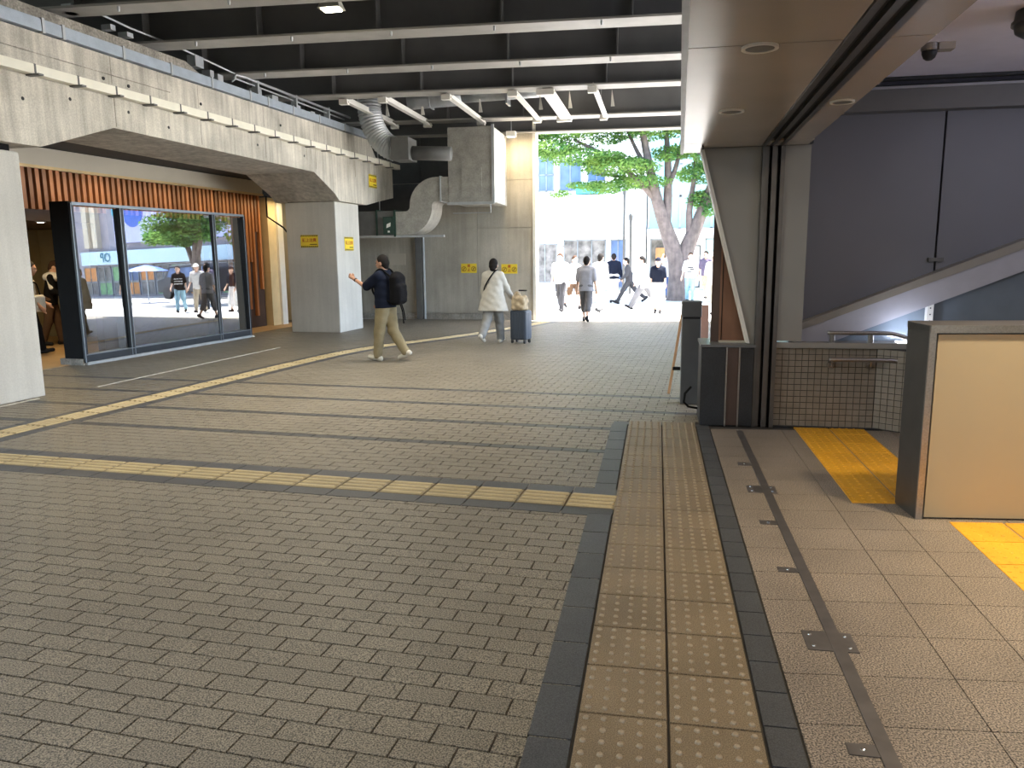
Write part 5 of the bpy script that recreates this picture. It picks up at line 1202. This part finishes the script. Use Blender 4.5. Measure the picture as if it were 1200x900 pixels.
person('person in mauve top with pale trousers at the right end of the street crowd', 1.74, 29.0, 150, 1.70, (10, 4), (-10, 10), (6, 10, 20), (4, 10, 20), top=c_mauve, bottom=c_beige)
# ---- people seen in the reflective screen
person('person in pale vest and beige trousers reflected in the middle pane', 1.5, 21.3, 150, 1.66, (14, 4), (-12, 14), (8, 10, 30), (2, 10, 20), top=c_white, bottom=c_beige, hat=c_white)
mk, _ = person('person with long hair, striped black top and light jeans reflected in the middle pane', 2.5, 21.3, 140, 1.62, (16, 4), (-14, 14), (10, 10, 30), (2, 10, 20), top=c_black, bottom=c_ltblue, hairlen=0.16, female=True)
for i in range(3):
    MB().lathe((0, 0.005, 1.04 + 0.09 * i), [(0.178, 0), (0.178, 0.022)], 20).build('stripe', c_white, mk, local=True)
person('person in mauve grey t-shirt and dark trousers reflected beside the striped top', 2.8, 22.8, 170, 1.70, (6, 2), (-8, 8), (6, 8, 15), (2, 8, 15), top=c_mauve, bottom=c_dkgrey)
person('person in black dress standing, reflected in the left pane', 4.6, 20.6, 140, 1.62, (4, 0), (-2, 0), (4, 8, 10), (2, 8, 10), top=c_black, bottom=c_black, bottomlen='skirt', female=True)
# ---- people inside the shop doorway
pA = W(-12.42, 12.15); pB = W(-11.53, 10.84)
person('person in black with white scarf bending inside the shop doorway', pA[0], pA[1], -60, 1.62, (10, 4), (-8, 10), (22, 4, 75), (18, 4, 60), lean=10, headp=20, top=c_black, bottom=c_brown, sleeve='long', skin=m_skinl, hair=m_hairb, h=0.015)
sc_ = pA; root_sc = thing('scarf', 'white scarf round the neck of the person in the shop doorway', 'scarf', (pA[0] + 0.1, pA[1] - 0.02, 1.30))
sdf_mesh('cloth', [('e', (0, 0, 0.02), (0.17, 0.14, 0.10)), ('c', (0.02, -0.06, 0.0), (0.08, -0.12, -0.18), 0.07, 0.05)], c_white, root_sc, 0.015, 0.03)
person('person in grey shirt and black trousers half hidden by the left pillar', pB[0] - 0.05, pB[1], -50, 1.62, (14, 6), (-12, 14), (15, 6, 40), (10, 6, 30), lean=6, top=c_beige, bottom=c_black, sleeve='short', skin=m_skin, h=0.015)
hb = thing('handbag', 'pale shoulder bag at the hip of the person half hidden by the pillar', 'bag', (pB[0] + 0.16, pB[1] - 0.02, 0.74))
sdf_mesh('bag', [('b', (0, 0, 0.16), (0.07, 0.15, 0.15), 0.05)], c_offwhite, hb, 0.015, 0.02)
MB().tube(catmull3([(0, -0.1, 0.28), (-0.02, -0.05, 0.5), (-0.02, 0.05, 0.5), (0, 0.1, 0.28)], 5), 0.012, 6).build('strap', c_black, hb, local=True)

# ---- groups of repeated things
GROUPS = {'steel_girder': 'steel girders under the deck', 'steel_channel': 'white steel channels between two girders', 'downlight': 'recessed downlights', 'concrete_pillar': 'pale concrete pillars',
          'warning_sign': 'yellow hazard signs', 'notice_plate': 'yellow roundel notices on the back wall', 'guide_strip': 'ribbed guide strips', 'yellow_tactile_strip': 'bright yellow tactile strips',
          'street_pole': 'street poles', 'street_tree': 'street trees', 'handrail': 'steel handrails', 'floodlight': 'floodlights', 'border_strip': 'dark border strips'}
for o in list(COL.objects):
    if o.parent is None and 'label' in o:
        b_ = o.name.split('.')[0]
        if b_ in GROUPS: o['group'] = GROUPS[b_]
        elif b_ == 'person' and o.location.y > 18.5: o['group'] = 'people on the sunlit street'
